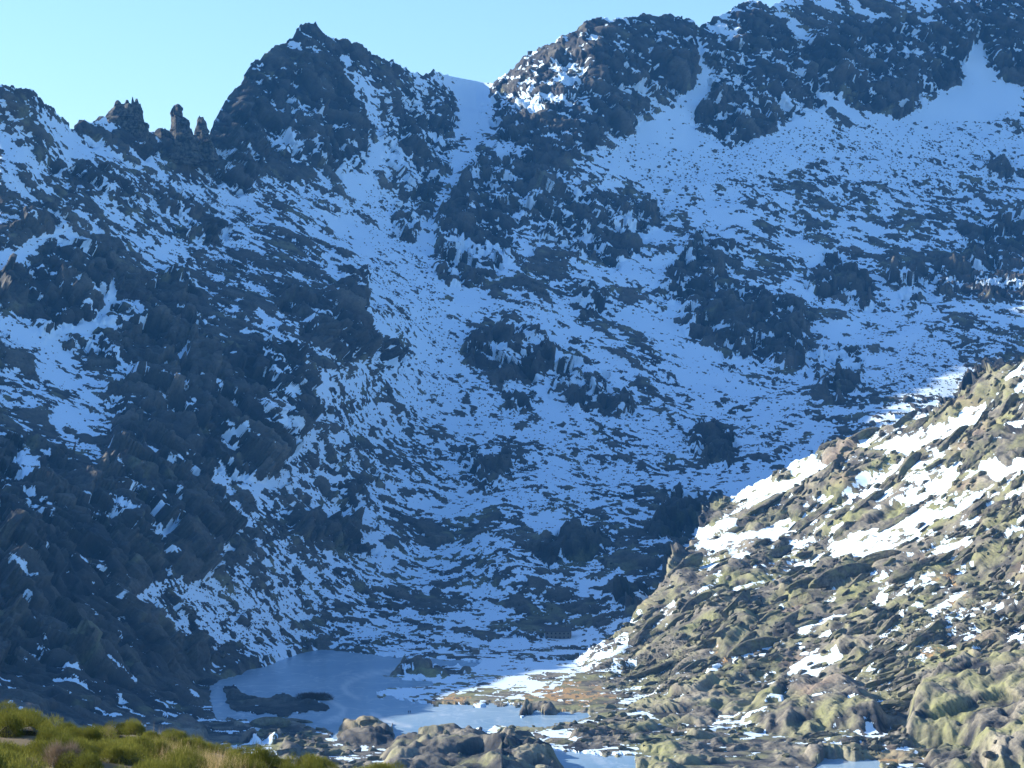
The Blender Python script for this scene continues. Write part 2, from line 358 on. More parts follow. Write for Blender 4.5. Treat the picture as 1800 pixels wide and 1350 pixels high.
# outcrops and snowfields traced as areas: (kind, share of snow, bulge in metres, outline, name, label)
AREAS = [
# --- left wall
('rock',.11,0,[(0,780),(100,800),(180,850),(200,900),(260,960),(300,1010),(215,1035),(260,1080),(330,1130),(380,1190),(375,1220),(350,1262),(0,1290)]),
('rock',.15,5,[(100,290),(190,300),(220,325),(235,350),(200,345),(150,325),(110,305)]),
('rock',.10,5,[(280,350),(350,350),(350,380),(290,375)]),
('rock',.15,5,[(310,400),(380,390),(400,410),(370,430),(330,420)]),
('rock',.18,5,[(30,380),(90,370),(130,395),(120,410),(60,408),(20,405)]),
('rock',.08,10,[(10,470),(60,455),(100,430),(170,415),(200,455),(200,500),(190,545),(160,570),(130,575),(85,592),(55,575),(40,545),(0,530),(0,495)],'cliff','dark cliff face above the thin curved snow ledge on the left wall'),
('rock',.10,9,[(205,485),(240,490),(290,480),(335,500),(360,560),(350,600),(310,640),(230,655),(200,640),(150,620),(120,600),(165,580),(200,545)],'cliff','dark cliff face below the curved snow ledge on the left wall'),
('rock',.03,14,[(340,610),(400,620),(470,600),(520,620),(545,660),(550,710),(540,760),(500,800),(495,820),(440,850),(400,830),(365,820),(420,900),(430,930),(405,945),(375,990),(370,1010),(330,1015),(290,990),(240,950),(200,900),(180,850),(190,780),(210,740),(190,690),(230,665),(270,665)],'cliff','largest bare dark cliff of the left wall above the frozen lake'),
('rock',.06,11,[(480,500),(560,530),(600,480),(640,480),(648,540),(650,600),(615,640),(560,600),(530,560),(495,530)],'cliff','dark overhanging cliff beside the central snow gully'),
('rock',.05,8,[(500,905),(560,910),(625,920),(628,945),(655,960),(640,975),(610,965),(580,960),(530,940)],'rock_outcrop','low dark outcrop in the scree above the frozen lake'),
('rock',.1,5,[(600,860),(635,845),(625,900),(600,900)]),
('rock',.06,4,[(130,215),(190,214),(262,236),(300,240),(368,250),(375,285),(330,292),(290,276),(240,268),(180,258),(140,238)]),
# --- peak and centre
('rock',.07,12,[(540,40),(500,73),(465,95),(430,130),(410,170),(375,215),(370,262),(420,300),(480,270),(520,280),(560,290),(600,300),(640,290),(640,262),(650,232),(640,200),(618,165),(600,120),(590,90),(565,58)],'mountain_peak','steep dark pyramid peak with sunlit left edge on the skyline'),
('rock',.1,5,[(380,260),(470,262),(450,310),(420,340),(385,310)]),
('rock',.2,3,[(560,58),(600,70),(660,98),(740,130),(690,126),(640,112),(600,92)]),
('rock',.33,3,[(740,130),(790,165),(795,200),(800,230),(780,250),(790,300),(770,330),(760,370),(740,410),(720,440),(700,420),(690,380),(700,350),(690,300),(680,250),(665,220),(680,190),(700,170)]),
('rock',.24,9,[(800,330),(840,290),(900,270),(950,260),(975,290),(980,330),(960,380),(900,400),(900,450),(870,490),(800,495),(762,490),(760,440),(765,400),(757,380)],'cliff','snow-flecked dark buttress right of the central snow gully'),
('rock',.34,6,[(866,150),(900,122),(935,92),(1000,60),(1030,90),(1000,120),(1020,150),(990,215),(940,240),(930,262),(900,262),(880,230),(850,205)],'rock_outcrop','sunlit rocky shoulder beside the snowy pass'),
('rock',.15,14,[(1030,40),(1180,27),(1218,40),(1228,95),(1225,140),(1200,165),(1175,180),(1160,150),(1120,160),(1120,190),(1130,225),(1085,235),(1050,240),(1030,265),(980,275),(950,260),(930,240),(990,220),(1020,170),(1030,130),(1010,90)],'cliff','broad dark summit cliff left of the narrow snow couloir'),
('rock',.16,12,[(1228,45),(1300,5),(1340,10),(1390,60),(1420,130),(1450,180),(1400,200),(1370,210),(1330,240),(1290,250),(1240,235),(1218,215),(1230,185),(1250,140),(1240,100)],'cliff','dark cliff tower right of the narrow snow couloir'),
('rock',.10,15,[(1420,60),(1500,50),(1600,40),(1700,0),(1800,-20),(1900,-20),(1900,150),(1800,120),(1745,120),(1735,85),(1715,70),(1705,90),(1690,115),(1680,145),(1650,155),(1620,165),(1600,190),(1570,195),(1530,185),(1490,175),(1450,150),(1420,120)],'cliff','long dark cliff band below the highest skyline on the right'),
('rock',.1,5,[(1758,128),(1775,105),(1800,110),(1800,130),(1780,138)]),
('rock',.1,13,[(1230,480),(1280,500),(1350,520),(1420,555),(1428,600),(1420,640),(1380,640),(1330,630),(1290,630),(1240,600),(1190,570),(1200,540),(1180,520),(1150,500)],'cliff','big smooth dark crag standing in the middle of the back wall'),
('rock',.06,11,[(830,600),(860,575),(930,575),(970,600),(975,640),(930,665),(890,668),(850,650),(815,635)],'rock_outcrop','rounded dark crag with a snow ledge at the foot of the central gully'),
('rock',.24,8,[(1000,330),(1100,350),(1155,365),(1150,390),(1130,430),(1105,468),(1065,470),(1010,440),(960,420),(930,390),(960,350)],'cliff','snow-flecked dark cliff in the centre of the back wall'),
('rock',.22,6,[(1180,490),(1160,440),(1230,410),(1290,430),(1280,480),(1230,490)]),
('rock',.1,6,[(975,690),(985,645),(1010,625),(1025,650),(1060,665),(1070,700),(1110,710),(1105,735),(1040,735),(1000,705)],'rock_outcrop','low stepped outcrop at the top of the bowl scree'),
('rock',.08,5,[(890,690),(930,695),(935,725),(905,728),(885,710)]),
('rock',.04,9,[(1210,760),(1250,745),(1290,760),(1300,790),(1270,815),(1240,800),(1215,790)],'rock_outcrop','dark triangular crag standing alone in the shaded snow bowl'),
('rock',.12,5,[(800,815),(830,800),(890,815),(885,835),(850,838),(815,832)]),
('rock',.08,6,[(1000,530),(1030,500),(1065,510),(1068,545),(1045,560),(1020,555)]),
('rock',.08,7,[(665,600),(690,605),(715,620),(705,650),(690,645),(670,625)]),
('rock',.2,9,[(1690,410),(1800,370),(1900,370),(1900,520),(1740,520),(1690,510),(1650,520),(1640,480),(1680,460),(1700,440)],'cliff','dark cliff with frozen icefalls at the right side of the back wall'),
('rock',.0,5,[(1573,580),(1600,574),(1632,596),(1625,604),(1595,600)]),
('rock',.1,6,[(1470,590),(1510,595),(1505,640),(1460,640),(1440,625)]),
('rock',.1,6,[(1440,660),(1490,665),(1520,670),(1510,690),(1470,700),(1440,690)]),
('rock',.2,6,[(1430,470),(1470,440),(1500,480),(1530,500),(1540,540),(1500,530),(1460,520),(1420,510)]),
('rock',.2,6,[(1560,480),(1640,470),(1640,510),(1590,530),(1570,510)]),
('rock',.3,6,[(1735,285),(1760,272),(1780,290),(1770,312),(1740,315)]),
('rock',.02,7,[(1140,935),(1160,900),(1200,875),(1240,885),(1290,890),(1280,910),(1220,930),(1160,950)],'rock_outcrop','dark whaleback rock at the edge of the sunlit snow'),
('rock',.02,6,[(1168,1010),(1185,980),(1220,960),(1230,1000),(1205,1030),(1180,1025)]),
('rock',.05,6,[(930,960),(1010,940),(1060,950),(1040,975),(960,985)]),
('rock',.05,6,[(1080,1040),(1120,1025),(1145,1040),(1130,1070),(1085,1070)]),
# --- snowfields
('snow',.97,0,[(1420,130),(1450,165),(1500,190),(1560,205),(1600,200),(1650,170),(1690,150),(1705,80),(1720,70),(1732,115),(1760,140),(1800,150),(1800,200),(1750,210),(1700,215),(1660,240),(1600,250),(1560,240),(1500,215),(1450,190)]),
('snow',.95,0,[(1222,45),(1235,70),(1240,110),(1250,145),(1232,180),(1215,215),(1190,230),(1140,260),(1100,300),(1090,310),(1060,280),(1110,240),(1140,220),(1180,190),(1220,150),(1226,100)]),
('snow',.94,0,[(1215,215),(1240,240),(1290,258),(1340,245),(1400,205),(1440,190),(1470,235),(1400,300),(1300,300),(1230,335),(1160,330),(1090,310),(1140,260)]),
('snow',.82,0,[(650,232),(668,225),(672,280),(690,330),(690,400),(700,450),(640,450),(615,400),(590,350),(610,320),(645,295)]),
('snow',.86,0,[(592,85),(605,100),(625,150),(655,200),(650,230),(635,190),(605,130)]),
('snow',.82,0,[(760,385),(760,490),(800,497),(830,510),(825,560),(815,600),(812,640),(790,680),(740,650),(700,560),(670,500),(640,460),(700,450),(735,420)]),
('snow',.96,0,[(790,136),(850,146),(866,146),(850,200),(840,215),(830,230),(800,250),(815,190),(792,160)]),
('snow',.9,0,[(838,215),(856,212),(846,240),(812,305),(785,360),(764,386),(752,384),(764,345),(794,290),(818,245)]),
('snow',.95,0,[(0,445),(60,420),(115,405),(60,440),(0,475)]),
('snow',.97,0,[(200,478),(207,500),(202,530),(185,558),(165,578),(120,592),(95,590),(130,574),(170,560),(185,532),(195,495)]),
('snow',.92,0,[(0,560),(60,590),(90,590),(60,610),(20,600)]),
('snow',.92,0,[(50,640),(150,665),(170,680),(110,672),(55,655)]),
('snow',.97,0,[(330,605),(337,620),(290,667),(250,662),(225,655),(270,655),(310,630)]),
('snow',.94,0,[(75,740),(110,715),(150,720),(190,740),(150,755),(100,750)]),
('snow',.92,0,[(365,826),(440,858),(500,832),(505,850),(450,872),(405,862),(425,900),(440,930),(405,950),(380,1000),(362,1014),(398,955),(428,926),(400,880)]),
('snow',.86,0,[(530,610),(560,640),(600,660),(620,642),(660,620),(660,680),(580,700),(560,760),(500,815),(545,740),(555,700)]),
('snow',.92,0,[(268,936),(312,922),(300,943),(275,945)]),
('snow',.82,0,[(28,805),(50,798),(82,842),(60,844),(35,832)]),
('snow',.9,0,[(620,900),(640,900),(680,960),(692,990),(668,1012),(660,960)]),
('snow',.92,0,[(840,608),(900,600),(960,604),(930,614),(870,618)]),
('snow',.85,0,[(1080,480),(1130,430),(1210,420),(1180,470),(1130,500),(1090,510)]),
('snow',.85,0,[(880,505),(950,520),(1000,560),(1080,600),(1000,600),(930,570)]),
('snow',.88,0,[(1430,600),(1520,540),(1600,560),(1680,620),(1720,660),(1640,700),(1560,690),(1530,620)]),
('snow',.85,0,[(1150,590),(1230,640),(1330,690),(1420,700),(1380,730),(1250,690),(1160,640)]),
('snow',.9,0,[(1380,790),(1430,775),(1450,790),(1440,815),(1400,835),(1370,810)]),
('snow',.92,0,[(1250,865),(1300,845),(1420,842),(1400,865),(1320,875)]),
('snow',.85,0,[(1220,930),(1290,905),(1300,940),(1420,905),(1380,940),(1300,975),(1240,975)]),
# --- sunlit slope
('rock',.04,6,[(1800,632),(1720,672),(1640,724),(1625,750),(1650,742),(1690,727),(1720,712),(1800,680),(1900,640),(1900,590)],'rock_outcrop','sunlit lichen-streaked rib along the top of the right slope'),
('rock',.03,8,[(1790,740),(1740,740),(1690,800),(1640,860),(1625,880),(1660,862),(1700,832),(1712,802),(1745,790)],'rock_outcrop','long dark diagonal rib below the crest of the right slope'),
('rock',.0,8,[(1738,802),(1760,770),(1800,748),(1840,760),(1820,790),(1770,815),(1745,813)],'rock_outcrop','smooth rounded boulder-like knob beside a snow strip on the right slope'),
('rock',.0,6,[(1500,905),(1530,870),(1542,900),(1522,930),(1503,932)],'rock_outcrop','left of two green-tinged pointed knobs above a snow strip'),
('rock',.0,5,[(1543,895),(1577,880),(1566,912),(1540,932)],'rock_outcrop','right of two green-tinged pointed knobs above a snow strip'),
('rock',.1,5,[(1460,870),(1500,820),(1560,800),(1620,790),(1600,810),(1540,835),(1500,860),(1480,890)]),
('rock',.08,4,[(1450,788),(1480,772),(1512,785),(1490,800),(1460,812)]),
('rock',.0,4,[(1290,912),(1340,896),(1412,890),(1416,905),(1350,920),(1305,934)]),
('rock',.04,5,[(1180,1045),(1250,1003),(1350,960),(1400,930),(1385,965),(1330,1000),(1260,1040),(1205,1080)]),
('rock',.02,8,[(1262,1132),(1290,1082),(1340,1070),(1390,1085),(1402,1112),(1370,1126),(1310,1122),(1277,1142)],'rock_outcrop','dark blocky crag in the middle of the sunlit slope'),
('rock',.12,17,[(1310,1266),(1350,1210),(1400,1196),(1450,1190),(1500,1195),(1530,1230),(1556,1265),(1540,1287),(1480,1287),(1420,1292),(1350,1292)],'rock_outcrop','broad green-lichened mound with snow in its hollows'),
('rock',.0,30,[(1600,1305),(1597,1270),(1620,1236),(1640,1205),(1680,1182),(1730,1172),(1800,1168),(1880,1170),(1880,1390),(1740,1390),(1700,1312),(1640,1302)],'rock_dome','great smooth rock dome with green lichen at the lower right'),
('rock',.0,13,[(1622,1335),(1650,1316),(1690,1310),(1740,1310),(1747,1350),(1700,1390),(1640,1380)],'rock_dome','small rounded rock dome in front of the great dome'),
('rock',.0,6,[(1470,1128),(1500,1120),(1532,1130),(1520,1152),(1480,1156)],'rock_outcrop','rounded knob above the broad lichened mound'),
('rock',.05,5,[(1460,1095),(1540,1070),(1570,1085),(1560,1105),(1490,1115),(1460,1130)]),
('rock',.03,3,[(1140,1252),(1240,1222),(1350,1210),(1300,1250),(1200,1276),(1160,1276)],'rock_shelf','pale tilted slab above the small frozen pool'),
('rock',.05,4,[(1000,1292),(1080,1265),(1150,1275),(1140,1300),(1060,1310),(1010,1330)]),
('rock',.05,4,[(1110,1335),(1200,1302),(1350,1300),(1450,1330),(1400,1390),(1150,1390)],'rock_shelf','flat yellow-green slab at the bottom edge'),
('rock',.05,6,[(1130,1152),(1200,1080),(1260,1060),(1300,1050),(1260,1090),(1190,1142)]),
('rock',.05,5,[(1240,1192),(1320,1160),(1390,1140),(1400,1166),(1330,1190),(1270,1206)]),
('rock',.05,6,[(1370,1035),(1440,992),(1500,985),(1522,1010),(1460,1032),(1390,1062)]),
('rock',.07,7,[(1700,955),(1740,900),(1800,870),(1860,870),(1860,1000),(1740,1012),(1710,992)]),
('snow',.95,0,[(1480,935),(1560,930),(1620,890),(1640,905),(1610,925),(1560,945),(1500,955)]),
('snow',.93,0,[(1535,1015),(1570,1010),(1560,1050),(1565,1080),(1545,1060)]),
('snow',.9,0,[(1640,840),(1700,780),(1690,830),(1650,880),(1600,890)]),
('snow',.93,0,[(1720,800),(1760,820),(1800,805),(1800,825),(1740,840)]),
('snow',.9,0,[(1560,780),(1640,745),(1720,715),(1760,710),(1660,770),(1580,800)]),
('snow',.68,0,[(650,1212),(700,1203),(760,1208),(850,1170),(960,1165),(1060,1190),(1040,1206),(1000,1212),(900,1232),(760,1240),(690,1232)]),
('snow',.8,0,[(1460,950),(1560,955),(1560,985),(1470,975)]),
# --- foot of the lake
('rock',.0,11,[(585,1294),(610,1276),(650,1274),(690,1280),(690,1310),(650,1320),(600,1312)],'rock_outcrop','small rounded outcrop at the near lake shore'),
('rock',.0,20,[(690,1308),(740,1288),(830,1282),(920,1295),(960,1314),(990,1360),(990,1400),(650,1400)],'rock_outcrop','large dark rounded outcrop at the bottom centre before the lake'),
('rock',.06,2.5,[(460,1287),(520,1275),(580,1290),(570,1335),(500,1330)],'rock_outcrop','broken outcrop on the near shore beside the green shrubs'),
('rock',.08,2,[(250,1268),(330,1263),(450,1285),(460,1320),(250,1310)],'rock_outcrop','pale sunlit rock band behind the green shrubs'),
('rock',.02,5,[(388,1216),(412,1212),(440,1236),(500,1230),(540,1236),(575,1246),(580,1256),(520,1262),(430,1262),(400,1245)],'rock_island','low dark rock island in the frozen lake'),
('rock',.1,4,[(690,1180),(740,1172),(800,1174),(830,1180),(810,1195),(760,1198),(720,1188)]),
('rock',.0,4,[(908,1250),(930,1240),(960,1243),(984,1252),(960,1259),(920,1259)],'rock_outcrop','small green hump on the shore of the frozen lake'),
]
GRASS = [[(905,1232),(1000,1213),(1060,1222),(1085,1232),(1045,1260),(985,1247),(925,1243)],[(990,1210),(1045,1203),(1055,1220),(1000,1222)],[(750,1236),(800,1226),(840,1236),(800,1246)],
 [(1460,1348),(1560,1325),(1605,1335),(1545,1360)],[(1378,1058),(1425,1048),(1430,1062),(1390,1068)],[(1640,1015),(1690,1012),(1680,1026),(1645,1022)],[(1600,1145),(1680,1130),(1640,1155)],[(1250,1140),(1300,1130),(1270,1165)],[(1660,1050),(1720,1060),(1700,1075)]]
LAKE = [(372,1212),(395,1190),(440,1165),(490,1150),(560,1144),(640,1149),(700,1156),(760,1160),(840,1167),(800,1173),(740,1171),(690,1178),(665,1184),(690,1197),(755,1206),(700,1208),(632,1208),(655,1216),(665,1230),(700,1236),(760,1247),(800,1252),(860,1247),(900,1246),(970,1256),(1032,1258),(1005,1270),(940,1276),(860,1272),(780,1290),(700,1298),(640,1290),(560,1296),(500,1284),(430,1268),(385,1262)]
POOLS = [[(955,1320),(1000,1329),(1060,1334),(1125,1340),(1150,1362),(1150,1400),(1000,1400),(985,1360)],[(1395,1338),(1480,1331),(1535,1342),(1550,1380),(1400,1380)]]

wx = perlin(PX / 30., ROW / 30., PX*0, 21) * 4.5 + perlin(PX / 10., ROW / 10., PX*0, 22) * 2.2
wy = perlin(PX / 30., ROW / 30., PX*0 + 9, 23) * 4.5 + perlin(PX / 10., ROW / 10., PX*0 + 9, 24) * 2.2
def signed_distance(poly, warp=1.0, pad=25):
    """positive inside, in photo pixels; returns (index window, distances)"""
    P = np.array(poly, float)
    c0, c1 = np.searchsorted(px, P[:, 0].min() - pad), np.searchsorted(px, P[:, 0].max() + pad)
    sub = ROW[:, c0:c1]
    ok = np.where(((sub > P[:, 1].min() - pad) & (sub < P[:, 1].max() + pad)).any(axis=1))[0]
    if not len(ok) or c1 <= c0: return None, None
    sl_ = (slice(ok[0], ok[-1] + 1), slice(c0, c1))
    x = PX[sl_] + wx[sl_] * warp; y = ROW[sl_] + wy[sl_] * warp
    d = np.full(x.shape, 1e9); ins = np.zeros(x.shape, bool)
    for a, b in zip(P, np.roll(P, -1, 0)):
        e = b - a; L = (e**2).sum() + 1e-9
        t = np.clip(((x - a[0])*e[0] + (y - a[1])*e[1]) / L, 0, 1)
        d = np.minimum(d, (x - a[0] - t*e[0])**2 + (y - a[1] - t*e[1])**2)
        cr = ((a[1] > y) != (b[1] > y)) & (x < (b[0]-a[0])*(y-a[1])/(b[1]-a[1]+1e-12) + a[0])
        ins ^= cr
    d = np.sqrt(d)
    return sl_, np.where(ins, d, -d)

BULGE = np.zeros_like(C); RK = np.zeros_like(C); OWNER = np.zeros(C.shape, np.int16)
NAMED = []
for a in AREAS:
    kind, cv, bl, poly = a[:4]
    sl_, sd = signed_distance(poly, 1.7 if kind == 'rock' and poly[0][1] < 1000 else 1.0)
    if sl_ is None: continue
    far_rock = kind == 'rock' and poly[0][1] < 1000 and bl > 0
    w = smooth(-14, 9, sd) if far_rock else smooth(-5, 5, sd)
    if kind == 'rock' and bl > 3 and .02 < cv < .2 and poly[0][1] < 900: cv += .10      # ledges hold flecks of snow
    C[sl_] = C[sl_]*(1-w) + cv*w
    if kind == 'rock':
        sc = min(28., 4 + .35 * sd.max())
        BULGE[sl_] = np.maximum(BULGE[sl_], bl * (.75 if far_rock else 1.) * np.sqrt(np.clip(sd / sc, 0, 1)))
        RK[sl_] = np.maximum(RK[sl_], w)
        if len(a) > 4:
            NAMED.append((a[4], a[5])); OWNER[sl_][sd > 0] = len(NAMED)
    else:
        BULGE[sl_] *= (1 - w); RK[sl_] *= (1 - w); OWNER[sl_][sd > 0] = 0
GR = np.zeros_like(C)
for g in GRASS:
    sl_, sd = signed_distance(g)
    GR[sl_] = np.maximum(GR[sl_], smooth(-5, 4, sd))

# ------------------------------------------------------------------ relief
SC = np.clip(D / 2000., .5, 1.5)
def oriented(ang, la, lc, ly, seed):
    c, s = math.cos(R(ang)), math.sin(R(ang))
    return perlin((X*c + Z*s) / la, (-X*s + Z*c) / lc, Y / ly, seed)
def oriented_f(ang, la, lc, ly, seed):
    c, s = math.cos(R(ang)), math.sin(R(ang))
    return facets((X*c + Z*s) / la, (-X*s + Z*c) / lc, Y / ly, seed)
w_left = smooth(720, 560, PX) * (1 - NEARM)
w_near = NEARM.astype(float) * smooth(1000, 1120, PX)
w_low = smooth(820, 960, ROW) * (1 - w_near) * (1 - w_left*.6)
w_right = np.clip(1 - w_near - w_low - w_left*.4, 0, 1)
wob = perlin(X / 90, Y / 90, Z / 90, 40)
low = perlin(X / 75, Y / 75, Z / 60, 41)
m_dr = oriented(-27, 36, 12, 26, 42)
m_ur = (np.abs(oriented(30, 44, 15, 26, 43)) - .42)*1.7 + (np.abs(oriented(36, 17, 7, 11, 64)) - .42)*.9
m_h = perlin(X / 30, Y / 24, Z / 9, 44)
wsum = w_left + w_right + w_near + w_low + 1e-6
mid = (m_dr*(w_left + w_right) + m_ur*w_near + m_h*w_low) / wsum
f_dr = oriented_f(-27, 20, 10, 15, 45)
f_ur = oriented_f(33, 20, 7.5, 13, 46)
fac = (f_dr*(w_left + w_right) + f_ur*w_near + f_dr*w_low) / wsum
hi1 = perlin(X / 8, Y / 8, Z / 5.5, 47)
hi2 = perlin(X / 4, Y / 4, Z / 3, 48)
fhi = facets(X / 7., Y / 7., Z / 5., 49)
fhi2 = facets(X / 3.2, Y / 3.2, Z / 2.6, 50)
flute = perlin(X / 8, Y / 10, Z / 55, 51)
SCREE = [(1,[(500,810),(560,700),(640,650),(700,560),(830,660),(1000,745),(1150,640),(1350,720),(1400,800),(1250,880),(1000,900),(800,870),(640,850)]),
 (1,[(380,1180),(230,1030),(400,960),(480,860),(620,900),(700,1010),(800,1080),(800,1150),(560,1140)]),
 (1,[(1090,310),(1450,200),(1800,210),(1800,340),(1500,330),(1200,340)]),(1,[(640,460),(760,490),(810,640),(700,600)]),
 (1,[(1500,700),(1640,560),(1800,590),(1640,720)]),(.9,[(600,100),(650,240),(680,450),(720,440),(800,250),(790,150),(700,130)]),
 (.9,[(1040,1150),(1200,1090),(1260,1180),(1120,1240)]),(.9,[(1540,1090),(1700,1050),(1800,1060),(1640,1150),(1560,1250),(1520,1160)]),(.8,[(800,880),(1100,890),(1150,960),(900,900)])]
scree = np.zeros_like(C)
for v_, poly in SCREE:
    sl_, sd = signed_distance(poly, 2.5)
    scree[sl_] = np.maximum(scree[sl_], v_ * smooth(-25, 25, sd))
scree = np.clip(scree * (1 - RK*.8) + .12*wob, 0, 1)
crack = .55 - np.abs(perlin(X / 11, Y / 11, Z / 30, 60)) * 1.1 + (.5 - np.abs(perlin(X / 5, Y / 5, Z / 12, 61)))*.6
wl = 1 - .85*scree
cliff0 = RK * (1 - w_near)
fA = oriented_f(-27, 40, 15, 28, 81)*(1 - w_near) + oriented_f(33, 38, 12, 24, 82)*w_near
fB = oriented_f(-24, 16, 7.5, 12, 83)*(1 - w_near) + oriented_f(36, 15, 6.5, 11, 84)*w_near
fC = facets(X / 10, Y / 13, Z / 30, 85)
fD = oriented_f(-62, 46, 19, 24, 86)
med = perlin(X / 15, Y / 15, Z / 10, 65)
hi_o = oriented(-24, 9, 4.2, 7, 66)*(1 - w_near) + oriented(34, 9, 4, 7, 67)*w_near
parts = ((low, .5, wl*(1 - .5*cliff0)), (wob, .3, wl), (mid, .6, wl), (fA, .6, wl), (fB, .6, .5 + .5*wl), (med, .5, .7 + .5*scree), (hi1, .42, .9 + .4*scree), (hi_o, .6, 1 + .6*cliff0), (fhi, .5, .9 + .3*scree), (hi2, .5, 1), (fhi2, .5, 1))
xr = sum(n_*(k_*w_) for n_, k_, w_ in parts)
std = np.sqrt(sum((k_*w_)**2 for n_, k_, w_ in parts)*1.02)
xr = xr / std
Cc = np.clip(C*(1 - .08*w_near), .012, .985)
xs = np.log(Cc / (1 - Cc)) / 1.70 + (.42*perlin(X / 48, Y / 48, Z / 34, 62) + .30*perlin(X / 17, Y / 17, Z / 12, 63))*(Cc < .93)
p = np.maximum(xr - xs, 0)
ps = np.maximum(sum(n_*(k_*w_)*f_ for (n_, k_, w_), f_ in zip(parts, (1, 1, 1, 1, 1, .8 - .4*cliff0, .4 - .25*w_near - .3*cliff0, .3 - .15*w_near - .2*cliff0, .4 - .2*w_near - .25*cliff0, .12 - .1*w_near, .12 - .1*w_near))) / std * 1.15 - xs + .1, 0)
A = (1.5 + 2.6*(1 - Cc)**2) * SC * (1 - .45*w_near)
cliff = RK * (1 - w_near)
flatness = smooth(.45, .9, N[..., 2])          # gentle ground: lower relief
h = A * ps**.75 * (1 - .45*flatness)
rocky = smooth(0, .5, ps)
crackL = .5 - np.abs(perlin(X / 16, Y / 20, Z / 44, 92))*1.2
h += cliff * (fD*4.2 + fC*2.0 + fB*.8 - np.maximum(crackL, 0)*4.0 + low*1.5 + fhi*.2)
smo = np.zeros_like(C)
for i_, (nm_, lb_) in enumerate(NAMED):
    if nm_ in ('rock_dome', 'rock_shelf') or any(k_ in lb_ for k_ in ('mound', 'knob', 'rounded outcrop', 'hump')): smo = np.where(OWNER == i_ + 1, 1., smo)
smo = boxblur(smo, 5)
h -= smo * A * ps**.75 * (1 - .45*flatness) * .7
groove = oriented(48, 60, 5.5, 30, 90) * smo
h += w_near * rocky * ((fA*1.7 + fB*.6)*(1 - .3*smo) + low*1.2 + groove*.9 + smo*med*.7)
detail = np.clip(w_near + smooth(1150, 1200, ROW), 0, 1) * rocky * (fhi*.3 + fhi2*.15 + hi2*.1 - np.maximum(crack, 0)*.8*(1 + smo))
h += (1 - w_near) * (1 - cliff) * rocky * (1 - .5*flatness) * (fA*1.3 + fB*.9 + fhi*.35)
lowland = smooth(1150, 1200, ROW) * smooth(1250, 1050, PX) * (1 - .5*smooth(600, 680, PX)*smooth(1275, 1255, ROW))
h = h * (1 - .55*lowland) + BULGE * (1 - .55*flatness) * (1 - .3*lowland)
h += perlin(X / 45, Y / 45, Z / 45, 55) * 1.6 * smooth(1130, 1000, ROW)
SN = (xs - xr)
def colblur(a, ks):
    a = a.copy()
    for k_ in ks: a[:, k_:-k_] = (a[:, :-2*k_] + 2*a[:, k_:-k_] + a[:, 2*k_:]) / 4
    return a
wb = np.clip(w_near + smooth(1150, 1200, ROW), 0, 1)
h = h*(1 - wb) + colblur(h, (1, 2, 3))*wb + colblur(detail, (1, 1))
GRm = GR * (p <= .25)
SN = np.where(GR > .3, SN - GR*2.2*(perlin(X / 9, Y / 14, Z / 5, 57) > -.35), SN)

# ice: the ground dips under the lake and the pools
ICE = np.zeros_like(C)
for i, poly in enumerate([LAKE] + POOLS):
    sl_, sd = signed_distance(poly, .7)
    isl = BULGE[sl_] > .3
    ICE[sl_] = np.where(isl, ICE[sl_], np.maximum(ICE[sl_], smooth(-7, 5, sd)))
h = h * (1 - ICE)
dist_shore = np.clip(ICE, 0, 1)
edge_fade = smooth(0, .06, tt)[:, None] * np.where(inside, 1, .5)[None]
P3 = Pb + N * (h * (.35 + .65*edge_fade))[..., None]
low_ground = (ROW > 1138) & (D < 1500) & (ICE <= 0)
P3[..., 2] = np.where(low_ground, np.maximum(P3[..., 2], ZL + .5), P3[..., 2])
P3[..., 2] = np.where(ICE > 0, P3[..., 2]*(1 - ICE) + (ZL - 1.2)*ICE, P3[..., 2])
w_lit = np.maximum(w_near, smooth(1160, 1200, ROW)*np.maximum(smooth(590, 700, PX), smooth(1262, 1275, ROW)))  # sunlit ground mask: sunlight painted in as paler rock, plus more lichen
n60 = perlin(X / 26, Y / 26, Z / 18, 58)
LI = np.clip((n60*.5 + hi1*.3)*.8 - .28 + .45*w_lit + .12*w_low*(1 - w_lit) - .25*cliff, 0, .3 + .5*w_lit)
TONE = np.clip(.085 + .03*mid + .03*hi1*(1 - .7*cliff) + .03*fA + .03*fB + (.03*fC + .025*fD - .05*np.maximum(crackL, 0) - .025)*cliff + w_lit*(.15 + .04*mid + .07*hi1 + .07*fA + .05*fB - .12*np.maximum(crack, 0)), 0, 1)  # shade in cracks painted as darker tone; paler tone imitates sun where lit
WA = np.clip(perlin(X / 40, Y / 40, Z / 25, 59)*.5 - .55 + .15*w_near, 0, .5)*(.25 + .75*w_lit)
Nd = np.cross(np.gradient(P3, axis=1), np.gradient(P3, axis=0)); nz = np.abs(Nd[..., 2]) / (np.linalg.norm(Nd, axis=-1) + 1e-9)
SN = SN - smooth(.42, .12, boxblur(nz, 1))*1.6      # no snow clings to the steepest faces

